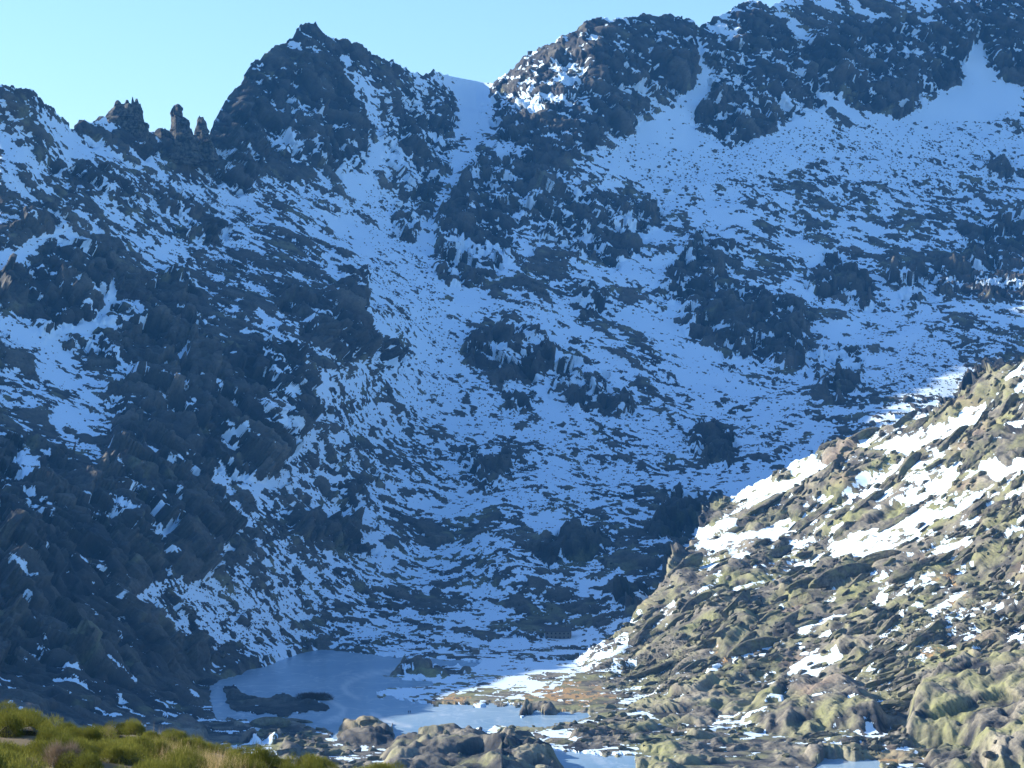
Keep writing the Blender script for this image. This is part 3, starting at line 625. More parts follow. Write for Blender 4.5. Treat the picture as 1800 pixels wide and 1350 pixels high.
# ------------------------------------------------------------------ back slope behind the skyline and the ground towards the camera
def extra_rows():
    top = P3[0]
    back = []
    for dy, dz in ((6, -2), (18, -7), (50, -24), (140, -90), (400, -300), (900, -520)):
        q = top.copy(); dirx = q[:, 0] / q[:, 1]
        q[:, 1] += dy; q[:, 0] += dirx*dy; q[:, 2] = np.maximum(q[:, 2] + dz, -180); back.append(q)
    bot = P3[-1]
    front = []
    for f, zz in ((.85, -152), (.6, -120), (.3, -70), (.12, -24)):
        q = bot.copy(); q[:, :2] *= f; q[:, 2] = zz; front.append(q)
    return back[::-1], front
back, front = extra_rows()
ALL = np.concatenate([np.stack(back), P3, np.stack(front)], 0)
def pad(a, v=None):
    b0 = np.repeat(a[:1], len(back), 0); f0 = np.repeat(a[-1:], len(front), 0)
    return np.concatenate([b0, a, f0], 0)
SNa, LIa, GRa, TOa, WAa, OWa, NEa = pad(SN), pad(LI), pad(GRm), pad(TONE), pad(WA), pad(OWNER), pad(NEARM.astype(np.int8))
OWa[:len(back)] = 0; OWa[len(back)+NR:] = 0
nr, nc = SNa.shape
idx = np.arange(nr*nc, dtype=np.int64).reshape(nr, nc)
quads = np.stack([idx[:-1, :-1], idx[1:, :-1], idx[1:, 1:], idx[:-1, 1:]], -1).reshape(-1, 4)
own = OWa[:-1, :-1].ravel().astype(int)
PXa, ROWa = pad(PX)[:-1, :-1].ravel(), pad(ROW)[:-1, :-1].ravel()
near_f = NEa[:-1, :-1].ravel() > 0
reg = np.where(near_f, 1, np.where((ROWa > 1125) & (PXa > 360), 2, np.where(PXa < 600 + (ROWa < 480)*-230 + (ROWa > 800)*-170, 3, 4)))
STRUCT = {1: ('hillside', 'sunlit rocky slope with snow strips descending from the right to the lake'),
          2: ('ground', 'rocky snow-patched valley floor around the frozen lake'),
          3: ('mountain_ridge', 'shaded left mountain wall with dark cliffs and snow ledges'),
          4: ('mountain', 'shaded snowy back wall of the mountain cirque under the skyline')}
flatV = ALL.reshape(-1, 3)
def piece(name, sel, label, cat=None, kind=None):
    q = quads[sel]
    if not len(q): return None
    u, inv = np.unique(q, return_inverse=True)
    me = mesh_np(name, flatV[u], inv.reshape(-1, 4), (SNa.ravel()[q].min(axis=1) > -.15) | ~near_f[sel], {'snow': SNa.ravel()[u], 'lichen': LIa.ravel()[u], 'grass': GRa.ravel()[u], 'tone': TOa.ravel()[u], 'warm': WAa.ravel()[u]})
    return tag(link(name, me, MT), label, cat, None, kind)
for k, (nm, lb) in STRUCT.items():
    piece(nm, (own == 0) & (reg == k), lb, nm.split('_')[-1], 'structure')
CATS = {'cliff': 'cliff', 'rock_outcrop': 'rock', 'mountain_peak': 'peak', 'rock_dome': 'rock', 'rock_shelf': 'rock', 'rock_island': 'island'}
for i, (nm, lb) in enumerate(NAMED):
    piece(nm, own == i + 1, lb, CATS[nm])

def at(pxv, rowv):
    """point of the finished ground seen at a photo position"""
    c = int(np.clip(np.searchsorted(px, pxv), 0, NC - 1))
    cc = P3[:, c]; rr = CY - cc[:, 2] / cc[:, 1] * F
    r = int(np.argmin(np.abs(rr - rowv)))
    return cc[r]

#PART2
# ------------------------------------------------------------------ frozen lake and pools
def ice_material():
    m, nt, b = new_mat('lake_ice')
    pos = nd(nt, 'ShaderNodeNewGeometry').outputs['Position']
    tr = nd(nt, 'ShaderNodeAttribute', attribute_name='track').outputs['Fac']
    mp = nd(nt, 'ShaderNodeMapping'); mp.inputs['Scale'].default_value = (1, .35, 1); nt.links.new(pos, mp.inputs['Vector'])
    c = mix(nt, ramp(nt, noise_node(nt, mp.outputs['Vector'], .03, 6, .6), .35, .7), (.22, .37, .52), (.36, .50, .62))
    vo = nd(nt, 'ShaderNodeTexVoronoi', feature='DISTANCE_TO_EDGE'); vo.inputs['Scale'].default_value = .03
    nz_ = nd(nt, 'ShaderNodeTexNoise'); nz_.inputs['Scale'].default_value = .06; nt.links.new(pos, nz_.inputs['Vector'])
    vm = nd(nt, 'ShaderNodeVectorMath', operation='MULTIPLY_ADD'); nt.links.new(nz_.outputs['Color'], vm.inputs[0]); vm.inputs[1].default_value = (40, 40, 0); nt.links.new(pos, vm.inputs[2])
    nt.links.new(vm.outputs[0], vo.inputs['Vector'])
    line = ramp(nt, vo.outputs['Distance'], .012, .035, (1, 1, 1), (0, 0, 0))
    dust = ramp(nt, noise_node(nt, mp.outputs['Vector'], .09, 6, .7), .56, .66)
    c = mix(nt, mth(nt, 'MULTIPLY', line, .22), c, (.7, .8, .88))
    c = mix(nt, mth(nt, 'MULTIPLY', dust, .3), c, (.72, .8, .88))
    nt.links.new(mix(nt, tr, c, (.80, .85, .9)), b.inputs['Base Color'])
    b.inputs['Roughness'].default_value = .22
    b.inputs['Specular IOR Level'].default_value = .5
    return m
M_ICE = ice_material()
TRACKS = [[(700,1178),(655,1184),(620,1195),(603,1208),(612,1220),(630,1228)],[(580,1232),(606,1246),(600,1258),(575,1268)],[(655,1256),(690,1272),(720,1276)]]
for k, poly in enumerate([LAKE] + POOLS):
    sl_, sd = signed_distance(poly, .7, 16)
    stp = 3
    rr = ROW[sl_][::stp, ::stp]; pp = PX[sl_][::stp, ::stp]; ok = sd[::stp, ::stp] > -10
    yy = -ZL * F / np.maximum(rr - CY, 200); xx = (pp - CX) / F * yy
    V = np.stack([xx, yy, np.full_like(xx, ZL)], -1)
    ii = np.arange(rr.size).reshape(rr.shape)
    q = np.stack([ii[:-1, :-1], ii[1:, :-1], ii[1:, 1:], ii[:-1, 1:]], -1)[ok[:-1, :-1] & ok[1:, 1:]]
    u, inv = np.unique(q, return_inverse=True)
    trk = np.zeros(rr.shape)
    for t_ in TRACKS:
        T = np.array(t_, float)
        fx = np.interp(np.linspace(0, len(T) - 1, 200), range(len(T)), T[:, 0]); fy = np.interp(np.linspace(0, len(T) - 1, 200), range(len(T)), T[:, 1])
        d = np.full(rr.shape, 1e9)
        for a_, b_ in zip(fx, fy): d = np.minimum(d, ((pp - a_) / 5.)**2 + ((rr - b_) / 2.4)**2)
        trk = np.maximum(trk, np.exp(-d) * .6)
    nm = 'lake' if k == 0 else 'frozen_pool'
    me = mesh_np(nm, V.reshape(-1, 3)[u], inv.reshape(-1, 4), True, {'track': trk.ravel()[u]})
    lb = ['frozen blue-grey lake below the mountain wall', 'small frozen pool beside the large dark outcrop at the bottom', 'narrow frozen pool by brown grass at the bottom right'][k]
    tag(link(nm, me, M_ICE), lb, 'lake' if k == 0 else 'pool', None, 'structure')

# ------------------------------------------------------------------ three rock spires on the skyline
def spire(label, stacks, d, seed, deep=.75):
    Vall, Fall = [], []
    k = d / F
    for si, rings in enumerate(stacks):
        rings = np.array(rings, float)
        rows = np.arange(rings[0, 0], rings[-1, 0] + .1, 1.1)
        xl = np.interp(rows, rings[:, 0], rings[:, 1]); xr_ = np.interp(rows, rings[:, 0], rings[:, 2])
        na = 14 if len(rings) > 4 else 7; th = np.linspace(0, 2*np.pi, na, endpoint=False) + .3*si
        cx = (xl + xr_) / 2; hw = (xr_ - xl) / 2
        ct, st = np.cos(th), np.sin(th)
        Xs = ((cx[:, None] + hw[:, None]*ct) - CX) * k
        Ys = d + hw[:, None]*st*k*deep + np.zeros_like(Xs)
        Zs = np.repeat(((CY - rows) * k)[:, None], na, 1)
        n = facets(Xs / 7, Ys / 7, Zs / 45, seed + si)*.8 + perlin(Xs / 3, Ys / 3, Zs / 5, seed + 2)*.25
        amp = np.minimum(2.2, hw*k*.38)[:, None]
        Xs += ct[None]*n*amp; Ys += st[None]*n*amp*1.6; Zs += n*.5
        m_ = len(rows); ii = np.arange(m_*na).reshape(m_, na); jj = np.roll(ii, -1, 1)
        off = sum(len(v) for v in Vall)
        Vall.append(np.concatenate([np.stack([Xs, Ys, Zs], -1).reshape(-1, 3), [[Xs[0].mean(), Ys[0].mean(), Zs[0].mean() + .4]]]))
        Fall += (np.stack([ii[:-1], ii[1:], jj[1:], jj[:-1]], -1).reshape(-1, 4) + off).tolist()
        Fall += [[int(p_) + off, int(q_) + off, m_*na + off] for p_, q_ in zip(ii[0], jj[0])]
    me = bpy.data.meshes.new('rock_spire')
    me.from_pydata(np.concatenate(Vall).tolist(), [], Fall)
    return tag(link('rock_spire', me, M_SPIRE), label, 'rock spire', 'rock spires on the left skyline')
spire('broad castle-like rock tower with small prongs on the left skyline', [
 [(183,206,243),(188,199,245.5),(197,193,249),(207,188,249),(214,184,250.5),(219,180,259),(235,172,262),(258,163,268),(285,150,285)],
 [(177,205,209),(186,200,216),(200,198,222)], [(176,221,226),(184,217,230),(200,214,234)], [(169.5,231.5,234.5),(180,229.5,238),(200,226,242)], [(174.5,239,242),(184,237,245),(200,232,248)], [(217,252,259),(235,246,263),(262,240,270)], [(211,139,152),(222,133,160),(250,128,170)], [(206,176,188),(220,166,196),(250,160,205)]], 2112, 71)
spire('tall blunt-topped rock pillar between the tower and the thin needle', [
 [(183,308,315),(185.5,303,319),(190,300,323),(199,296,324),(204,298.5,324),(207,298.5,329),(211,298,333.5),(223,298,335),(240,294,340),(262,285,347),(290,270,360)],
 [(225,276,288),(236,270,298),(262,262,306)]], 2140, 75)
spire('thin pointed rock needle beside the dark peak', [
 [(206,348,355),(209,347,358.5),(214,346,361),(221,344.5,362),(235,341,366),(258,333,374),(285,325,384)], [(202.5,349.5,351.5),(209,348,354),(220,346,357)], [(206,355.5,357.5),(213,354,360),(225,350,362)]], 2160, 79)

# ------------------------------------------------------------------ boulders
rng = random.Random(5)
def boulder_mesh(name, seed, sub=2):
    import bmesh
    r_ = np.random.RandomState(seed)
    bm = bmesh.new(); bmesh.ops.create_icosphere(bm, subdivisions=sub, radius=1)
    V = np.array([v.co[:] for v in bm.verts])
    for _ in range(9):                                    # cut flat faces like broken granite
        n = r_.normal(size=3); n /= np.linalg.norm(n); o_ = r_.uniform(.45, .85)
        dd = V @ n - o_; V -= np.where(dd > 0, dd, 0)[:, None] * n
    V *= r_.uniform(.7, 1.25, 3) * np.array([1, .9, .72])
    for v, c_ in zip(bm.verts, V): v.co = c_
    me = bpy.data.meshes.new(name); bm.to_mesh(me); bm.free()
    return me
BM_ = [boulder_mesh('boulder', 100 + i, 2) for i in range(9)]
DARKB = [boulder_mesh('boulder', 100 + i, 2) for i in range(9)]
for b_ in BM_: b_.materials.append(M_ROCK)
for b_ in DARKB: b_.materials.append(M_ROCKD)
BZ = [(45,[(520,790),(580,690),(700,600),(820,680),(1000,750),(1150,650),(1340,720),(1250,860),(1000,890),(760,860),(640,840)],'dark boulder lying in the shaded scree of the snow bowl','boulders in the shaded bowl scree',1.5,3.4),
 (50,[(400,1170),(260,1050),(420,960),(500,870),(620,910),(700,1020),(790,1100),(780,1140),(560,1136)],'dark boulder in the talus above the far lake shore','boulders in the talus above the lake',1.2,2.8),
 (45,[(1100,310),(1440,210),(1790,215),(1790,330),(1500,325),(1200,335)],'dark boulder sticking out of the high snowfield under the summit cliffs','boulders on the high snowfield',1.8,4.0),
 (20,[(640,330),(690,340),(760,480),(800,620),(710,590),(650,460)],'dark boulder in the central snow gully','boulders in the central gully',1.5,3.2),
 (25,[(1520,690),(1640,570),(1780,590),(1650,700)],'dark boulder on the snow behind the sunlit crest','boulders behind the sunlit crest',1.5,3.2),
 (50,[(1050,1170),(1200,1110),(1250,1180),(1130,1235),(1060,1210)],'grey sunlit boulder in the scree beside the brown grass','boulders in the sunlit lower scree',.9,2.3),
 (55,[(1545,1100),(1700,1060),(1790,1080),(1640,1140),(1570,1230),(1530,1170)],'grey sunlit boulder in the block field above the great dome','boulders in the block field above the dome',.9,2.4)]
def in_poly(x, y, P):
    c_ = False; j = len(P) - 1
    for i in range(len(P)):
        if (P[i][1] > y) != (P[j][1] > y) and x < (P[j][0]-P[i][0])*(y-P[i][1])/(P[j][1]-P[i][1]) + P[i][0]: c_ = not c_
        j = i
    return c_
def place(me, name, loc, s, rz=None):
    o = bpy.data.objects.new(name, me); COL.objects.link(o)
    o.location = loc; o.scale = (s, s, s); o.rotation_euler = (rng.uniform(-.4, .4), rng.uniform(-.4, .4), rng.uniform(0, 6.28) if rz is None else rz)
    return o
def spot(P):
    xs_, ys_ = [q_[0] for q_ in P], [q_[1] for q_ in P]
    while True:
        x, y = rng.uniform(min(xs_), max(xs_)), rng.uniform(min(ys_), max(ys_))
        if in_poly(x, y, P): return at(x, y)
scatter = []; scatter_lit = []
for n_, P_, lb, gp, s0, s1 in BZ:
    for _ in range(n_):
        p_ = spot(P_); s_ = s0 + (s1 - s0) * rng.random()**2
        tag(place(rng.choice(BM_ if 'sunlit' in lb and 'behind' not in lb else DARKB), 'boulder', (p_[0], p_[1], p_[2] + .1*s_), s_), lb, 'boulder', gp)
    for _ in range(n_ * 24):
        p_ = spot(P_); (scatter_lit if 'sunlit' in lb and 'behind' not in lb else scatter).append((p_, s0 * rng.uniform(.35, .95)))
for (bx, by), s_, lb in (((1110,1196), 4.6, 'largest dark boulder lying in the sunlit scree above the brown grass'), ((1497,1135), 3.4, 'single rounded boulder above the lichened mound'), ((455,1128), 4.0, 'blocky dark boulder on the left lake shore'), ((1745,1330), 3.6, 'pale boulder wedged at the foot of the great dome'), ((1380,1200), 3.0, 'grey boulder perched on the lichened mound'), ((708,1122), 2.8, 'lone dark boulder on the snow behind the lake')):
    p_ = at(bx, by); tag(place((DARKB if 'dark' in lb else BM_)[3], 'boulder', (p_[0], p_[1], p_[2] + .25*s_), s_), lb, 'boulder')
for _ in range(8000):
    while True:
        a_, b_ = rng.randrange(60, NR - 40), rng.randrange(0, NC)
        if 0 < PX[a_, b_] < 1790 and not NEARM[a_, b_] and .3 < C[a_, b_] < .96 and ICE[a_, b_] <= 0 and ROW[a_, b_] < 1135 and rng.random() < .25 + .75*(wob[a_, b_] > .1): break
    scatter.append((P3[a_, b_], D[a_, b_]/2000.*(.5 + 1.5*rng.random()**3)))
# small stones of the same block fields, too many to count
small = [boulder_mesh('stone', 200 + i, 1) for i in range(6)]
sv = [np.array([v.co[:] for v in m_.vertices]) for m_ in small]; sf_ = [np.array([list(p__.vertices) for p__ in m_.polygons]) for m_ in small]
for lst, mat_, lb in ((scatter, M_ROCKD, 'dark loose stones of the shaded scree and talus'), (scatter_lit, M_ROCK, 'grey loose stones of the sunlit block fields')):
    Vs, Fs = [], []; base = 0
    for p_, s_ in lst:
        k = rng.randrange(6); a_ = rng.uniform(0, 6.28); c_, s__ = math.cos(a_), math.sin(a_)
        v = sv[k] * s_; v = np.stack([v[:, 0]*c_ - v[:, 1]*s__, v[:, 0]*s__ + v[:, 1]*c_, v[:, 2]], -1) + np.asarray(p_)
        Vs.append(v); Fs.append(sf_[k] + base); base += len(v)
    tag(link('stones', bulk('stones', np.concatenate(Vs), np.concatenate(Fs)), mat_), lb, 'stones', None, 'stuff')

# ------------------------------------------------------------------ broken granite slabs and ribs lying along the sunlit slope
def slab_mesh(seed, sub):
    import bmesh
    r_ = np.random.RandomState(seed)
    bm = bmesh.new(); bmesh.ops.create_icosphere(bm, subdivisions=sub, radius=1)
    V = np.array([v.co[:] for v in bm.verts])
    for q_ in range(11):
        n_ = r_.normal(size=3) * np.array([.8, 1, 1.1]); n_ /= np.linalg.norm(n_); o_ = r_.uniform(.32, .72)
        dd = V @ n_ - o_; V -= np.where(dd > 0, dd, 0)[:, None] * n_
    V += r_.normal(size=V.shape) * .02
    V *= np.array([1.0, r_.uniform(.42, .7), r_.uniform(.42, .75)])
    for v, c_ in zip(bm.verts, V): v.co = c_
    me = bpy.data.meshes.new('slab'); bm.to_mesh(me); bm.free(); return me
SLABM = [slab_mesh(500 + i, 3) for i in range(12)]
for m_ in SLABM: m_.materials.append(M_ROCK)
slab_np = []
for i in range(10):
    m_ = slab_mesh(560 + i, 2); slab_np.append((np.array([v.co[:] for v in m_.vertices]), np.array([list(p__.vertices) for p__ in m_.polygons])))
r_ = np.random.RandomState(77)
can = np.argwhere(((w_near > .6) | ((ROW > 1268) & (PX > 450))) & (xr - xs > .25) & (ICE <= 0) & (ROW < 1400) & (PX > 300) & (PX < 1815) & (GR < .2))
def zone(x, y):
    if x < 1000: return 'angular grey block among the outcrops on the near lake shore'
    if y < 830: return 'lichened granite slab just below the sunlit crest'
    if y < 960: return 'lichened granite slab beside the upper snow strips of the sunlit slope'
    if y < 1090: return 'lichened granite slab in the middle of the sunlit slope'
    if y < 1200: return 'lichened granite slab on the lower sunlit slope above the mound and dome' if x > 1300 else 'granite slab at the lower left end of the sunlit slope'
    return 'low granite slab between the frozen pools and the great dome'
VV, FF, nb = [], [], 0
jobs = [(170, 6.0, 13.0, True), (170, 4.0, 7.0, True), (1700, 2.2, 4.6, False), (1800, .8, 2.0, False)]
for cnt, s0, s1, single in jobs:
    for j in r_.randint(0, len(can), cnt):
        a_, b_ = can[j]
        if smo[a_, b_] > .3 and r_.rand() < .97: continue
        low_ = ROW[a_, b_] > 1200 or PX[a_, b_] < 1000
        sc_ = (s0 + (s1 - s0)*r_.rand()**1.5) * (.6 if low_ and single else 1.)
        n_ = Vector(N[a_, b_]); an = R(33 + r_.normal()*13) if not low_ else R(r_.normal()*12)
        t_ = Vector((math.cos(an), .25 + .3*r_.normal(), math.sin(an))); t_ = (t_ - n_*n_.dot(t_)).normalized(); bt = n_.cross(t_)
        M3 = Matrix((t_, bt, n_)).transposed() @ Matrix.Rotation(r_.normal()*.22, 3, 'X') @ Matrix.Rotation(r_.normal()*.12, 3, 'Y')
        loc = P3[a_, b_] + np.array(n_)*sc_*(.10 if sc_ < 4 else .02)
        if single:
            o = bpy.data.objects.new('granite_block', SLABM[r_.randint(12)]); COL.objects.link(o)
            o.matrix_world = Matrix.Translation(loc) @ M3.to_4x4() @ Matrix.Diagonal((sc_*(1.5 if sc_ > 5 else 1.15), sc_*.8, sc_*.8, 1))
            tag(o, zone(PX[a_, b_], ROW[a_, b_]), 'rock', 'granite slabs on the sunlit slope and shore')
        else:
            v, f_ = slab_np[r_.randint(10)]
            VV.append((v*sc_) @ np.array(M3).T + loc); FF.append(f_ + nb); nb += len(v)
tag(link('broken_blocks', bulk('broken_blocks', np.concatenate(VV), np.concatenate(FF)), M_ROCK), 'small broken granite blocks strewn over the sunlit slope', 'blocks', None, 'stuff')

# ------------------------------------------------------------------ stone hut and footbridge beyond the lake
def box_mesh(name, x0, x1, y0, y1, z0, z1):
    V = [(x, y, z) for x in (x0, x1) for y in (y0, y1) for z in (z0, z1)]
    Fq = [(0,1,3,2),(4,6,7,5),(0,4,5,1),(2,3,7,6),(0,2,6,4),(1,5,7,3)]
    me = bpy.data.meshes.new(name); me.from_pydata(V, [], Fq); return me
M_STONE = flat_material('hut_stone', (.20, .18, .16), .9, .5, 1.2)
M_ROOF = flat_material('hut_roof', (.07, .07, .075), .7, .3, .6)
M_DARK = flat_material('dark_wood', (.05, .04, .035), .7, .3, 3)
M_GLASS = flat_material('window_glass', (.03, .035, .045), .15)
hp = at(980, 1122)
hut = bpy.data.objects.new('stone_hut', None); COL.objects.link(hut); hut.location = (hp[0], hp[1] - 2, hp[2] - .6); hut.rotation_euler = (0, 0, R(-6))
tag(hut, 'long dark stone mountain hut in the shade behind the lake', 'hut')
link('wall', box_mesh('wall', -8, 8, 0, 8, -2, 5.2), M_STONE, hut)
rf = bpy.data.meshes.new('roof'); rf.from_pydata([(-8.5,-.6,5.0),(8.5,-.6,5.0),(8.5,4,7.2),(-8.5,4,7.2),(-8.5,8.6,5.0),(8.5,8.6,5.0),(-8.5,-.6,5.3),(8.5,-.6,5.3),(8.5,4,7.6),(-8.5,4,7.6),(-8.5,8.6,5.3),(8.5,8.6,5.3)], [], [(6,7,8,9),(9,8,11,10),(0,3,2,1),(3,4,5,2),(0,1,7,6),(4,10,11,5),(0,6,9,3),(3,9,10,4),(1,2,8,7),(2,5,11,8)])
roof = link('roof', rf, M_ROOF, hut)
link('chimney', box_mesh('chimney', 4, 4.9, 4.5, 5.4, 6, 8.6), M_STONE, roof)
for zz in (.9, 3.3):
    for i in range(6):
        xx = -6.6 + i*2.64
        if zz < 1 and i == 3: continue
        w_ = link('window', box_mesh('window', xx - .5, xx + .5, -.09, .02, zz, zz + 1.1), M_DARK, hut)
        link('pane', box_mesh('pane', xx - .4, xx + .4, -.13, -.06, zz + .1, zz + 1.0), M_GLASS, w_)
link('door', box_mesh('door', .82, 1.9, -.1, .02, -.3, 1.95), M_DARK, hut)
bp = at(887, 1121)
br = bpy.data.objects.new('footbridge', None); COL.objects.link(br); br.location = (bp[0], bp[1], bp[2] + .6)
tag(br, 'small dark footbridge with railing posts left of the stone hut', 'bridge')
link('deck', box_mesh('deck', -5, 5, -.7, .7, -.15, .05), M_DARK, br)
link('handrail', box_mesh('handrail', -5, 5, -.72, -.62, 1.1, 1.2), M_DARK, br)
link('handrail', box_mesh('handrail', -5, 5, .62, .72, 1.1, 1.2), M_DARK, br)
for i in range(9):
    for sy in (-.67, .67): link('post', box_mesh('post', -4.95 + i*1.22, -4.83 + i*1.22, sy - .045, sy + .045, .05, 1.1), M_DARK, br)

# ------------------------------------------------------------------ two walkers on the ice
def person(loc, rz, label, mat, step):
    J = [((0,0,.95),.15),((0,0,1.18),.155),((0,0,1.40),.15),((0,0,1.50),.065),((0,.01,1.60),.095),((0,.01,1.72),.085),
         ((.10,0,.88),.10),((.11,-.13*step,.50),.075),((.11,-.10*step+.02,.09),.055),((.11,-.10*step-.14,.04),.045),
         ((-.10,0,.88),.10),((-.11,.16*step,.50),.075),((-.11,.28*step,.11),.055),((-.11,.20*step,.04),.045),
         ((.20,0,1.40),.075),((.25,.08,1.13),.055),((.25,-.06,.90),.042),((.25,-.1,.82),.04),
         ((-.20,0,1.40),.075),((-.25,-.06,1.13),.055),((-.25,-.18,.92),.042),((-.25,-.22,.84),.04)]
    Ed = [(0,1),(1,2),(2,3),(3,4),(4,5),(0,6),(6,7),(7,8),(8,9),(0,10),(10,11),(11,12),(12,13),(2,14),(14,15),(15,16),(16,17),(2,18),(18,19),(19,20),(20,21)]
    me = bpy.data.meshes.new('person'); me.from_pydata([j[0] for j in J], Ed, [])
    o = link('person', me, mat)
    o.modifiers.new('skin', 'SKIN'); me.skin_vertices[0].data[0].use_root = True
    for v, j in zip(me.skin_vertices[0].data, J): v.radius = (j[1], j[1]*.85)
    o.modifiers.new('sub', 'SUBSURF').render_levels = 2
    o.location = loc; o.rotation_euler = (0, 0, rz)
    tag(o, label, 'person', 'walkers on the frozen lake')
    pk = link('backpack', boulder_mesh('backpack', 301, 2), M_PACK, o); pk.location = (0, .2, 1.25); pk.scale = (.19, .13, .30)
    hd = link('hood', boulder_mesh('hood', 303, 2), mat, o); hd.location = (0, .03, 1.70); hd.scale = (.12, .13, .15)
M_PACK = flat_material('backpack_cloth', (.03, .04, .07))
yp = -ZL * F / (1255 - CY); xp = (718 - CX) / F * yp
person((xp, yp, ZL), .4, 'taller walker in dark clothes standing on the frozen lake', flat_material('dark_jacket', (.02, .022, .03)), 1)
person((xp + .85, yp + .6, ZL), -.2, 'smaller walker in dark clothes on the far side of the other', flat_material('blue_jacket', (.025, .035, .07)), .8)

# ------------------------------------------------------------------ twiggy plants
def twig_mesh(name, n, seed, rad, hgt, lo, hi_, wid, up=.6, lumps=5):
    r_ = np.random.RandomState(seed)
    lc = r_.normal(size=(lumps, 2)) * rad * .42; lr = r_.uniform(.55, .9, lumps) * rad * .75
    k = r_.randint(0, lumps, n)
    ph = r_.uniform(0, 2*np.pi, n); el = np.arccos(r_.uniform(0, 1, n))
    nx, ny, nz = np.sin(el)*np.cos(ph), np.sin(el)*np.sin(ph), np.cos(el)
    sh = r_.uniform(.72, 1.0, n)
    Bx = lc[k, 0] + nx*lr[k]*sh; By = lc[k, 1] + ny*lr[k]*sh; Bz = nz*hgt*sh*(.75 + .35*lr[k]/rad) * r_.uniform(.85, 1.0, n)
    dx, dy, dz = nx*(1-up) + r_.normal(size=n)*.18, ny*(1-up) + r_.normal(size=n)*.18, nz*(1-up) + up + r_.normal(size=n)*.1
    L = np.sqrt(dx*dx + dy*dy + dz*dz); ln = r_.uniform(lo, hi_, n) / L
    a_ = r_.uniform(0, np.pi, n); wx_, wy_ = np.cos(a_)*wid, np.sin(a_)*wid
    B = np.stack([Bx, By, Bz], -1); W = np.stack([wx_, wy_, wx_*0], -1); T = B + np.stack([dx*ln, dy*ln, dz*ln], -1)
    V = np.concatenate([B - W, B + W, T]); i = np.arange(n)
    me = mesh_np(name, V, np.stack([i, i + n, i + 2*n], -1), False)
    core_v, core_f = [], []  # dark lumps added inside each plant to block the view through it
    for q in range(lumps):
        m_ = small[q % 6]; v = np.array([w.co[:] for w in m_.vertices]) * np.array([lr[q]*.8, lr[q]*.8, hgt*.78]) + np.array([lc[q, 0], lc[q, 1], 0])
        f_ = np.array([list(p__.vertices) for p__ in m_.polygons]) + sum(len(x) for x in core_v)
        core_v.append(v); core_f.append(f_)
    return me, bulk('dark_core', np.concatenate(core_v), np.concatenate(core_f))
def leaf_material(name, a, b_, tr=.35, scale=1.2):
    m, nt, b = new_mat(name)
    pos = nd(nt, 'ShaderNodeNewGeometry').outputs['Position']
    oi = nd(nt, 'ShaderNodeObjectInfo')
    f = mth(nt, 'ADD', mth(nt, 'MULTIPLY', noise_node(nt, pos, scale, 3, .7), .9), mth(nt, 'MULTIPLY', oi.outputs['Random'], .4))
    c = mix(nt, mth(nt, 'SUBTRACT', f, .15), a, b_)
    d = nd(nt, 'ShaderNodeBsdfDiffuse'); t = nd(nt, 'ShaderNodeBsdfTranslucent'); mx = nd(nt, 'ShaderNodeMixShader')
    nt.links.new(c, d.inputs['Color']); nt.links.new(c, t.inputs['Color']); mx.inputs[0].default_value = tr
    nt.links.new(d.outputs[0], mx.inputs[1]); nt.links.new(t.outputs[0], mx.inputs[2])
    nt.links.new(mx.outputs[0], nt.nodes['Material Output'].inputs['Surface'])
    return m
M_LEAF = leaf_material('broom_green', (.055, .075, .014), (.34, .33, .075), .18, 2.2)
M_DEAD = leaf_material('dead_twigs', (.12, .085, .06), (.34, .27, .20), .2)
M_CORE = flat_material('core_brown', (.055, .05, .03), .9, .5, 6)
M_DRY = leaf_material('dry_grass', (.36, .27, .13), (.62, .50, .28), .35)
M_WILLOW = leaf_material('willow_twigs', (.035, .022, .02), (.10, .055, .045), .2)
def ground_z(x, y):
    """the near slope the photographer stands on"""
    z = -1.75 - .122*y - .17*(x + .20*y)*np.clip(y / 30, 0, 1)
    z = z - .9*np.maximum(y - 84 - 1.5*np.sin(x*.7), 0)
    return z + .25*np.sin(x*.9 + y*.31) + .2*np.sin(y*.5 - x*.4)
gxh = np.linspace(-45, 25, 90); gyh = np.linspace(-4, 130, 150)
HX, HY = np.meshgrid(gxh, gyh); HZ = ground_z(HX, HY)
ii = np.arange(HX.size).reshape(HX.shape)
M_SOIL = flat_material('hill_soil', (.16, .12, .06), .95, .6, 2.)
tag(link('hill', mesh_np('hill', np.stack([HX, HY, HZ], -1).reshape(-1, 3), np.stack([ii[:-1, :-1], ii[:-1, 1:], ii[1:, 1:], ii[1:, :-1]], -1).reshape(-1, 4)), M_SOIL), 'near grassy slope under the green shrubs', 'hill', None, 'structure')
VAR = [twig_mesh('broom_shrub', 9000, 400 + i, .78, rng.uniform(.75, .95), .05, .13, .006, .4, 5) for i in range(6)]
for f_, c_ in VAR: f_.materials.append(M_LEAF); c_.materials.append(M_CORE)
DEADV = twig_mesh('dead_shrub', 2200, 450, .7, .75, .2, .5, .006, .5, 4); DEADV[0].materials.append(M_DEAD); DEADV[1].materials.append(M_CORE)
def plant(name, pair, loc, s, label, cat, group):
    o = bpy.data.objects.new(name, pair[0]); COL.objects.link(o)
    o.location = loc; o.scale = (s, s, s * rng.uniform(.8, 1.15)); o.rotation_euler = (0, 0, rng.uniform(0, 6.28))
    c_ = bpy.data.objects.new('dark_core', pair[1]); COL.objects.link(c_); c_.parent = o
    return tag(o, label, cat, group)
STRIP = [[(210,1313),(280,1312),(330,1328),(400,1350),(330,1352),(280,1335)],[(350,1335),(420,1345),(440,1370),(350,1362)]]
pts = []
tries = 0
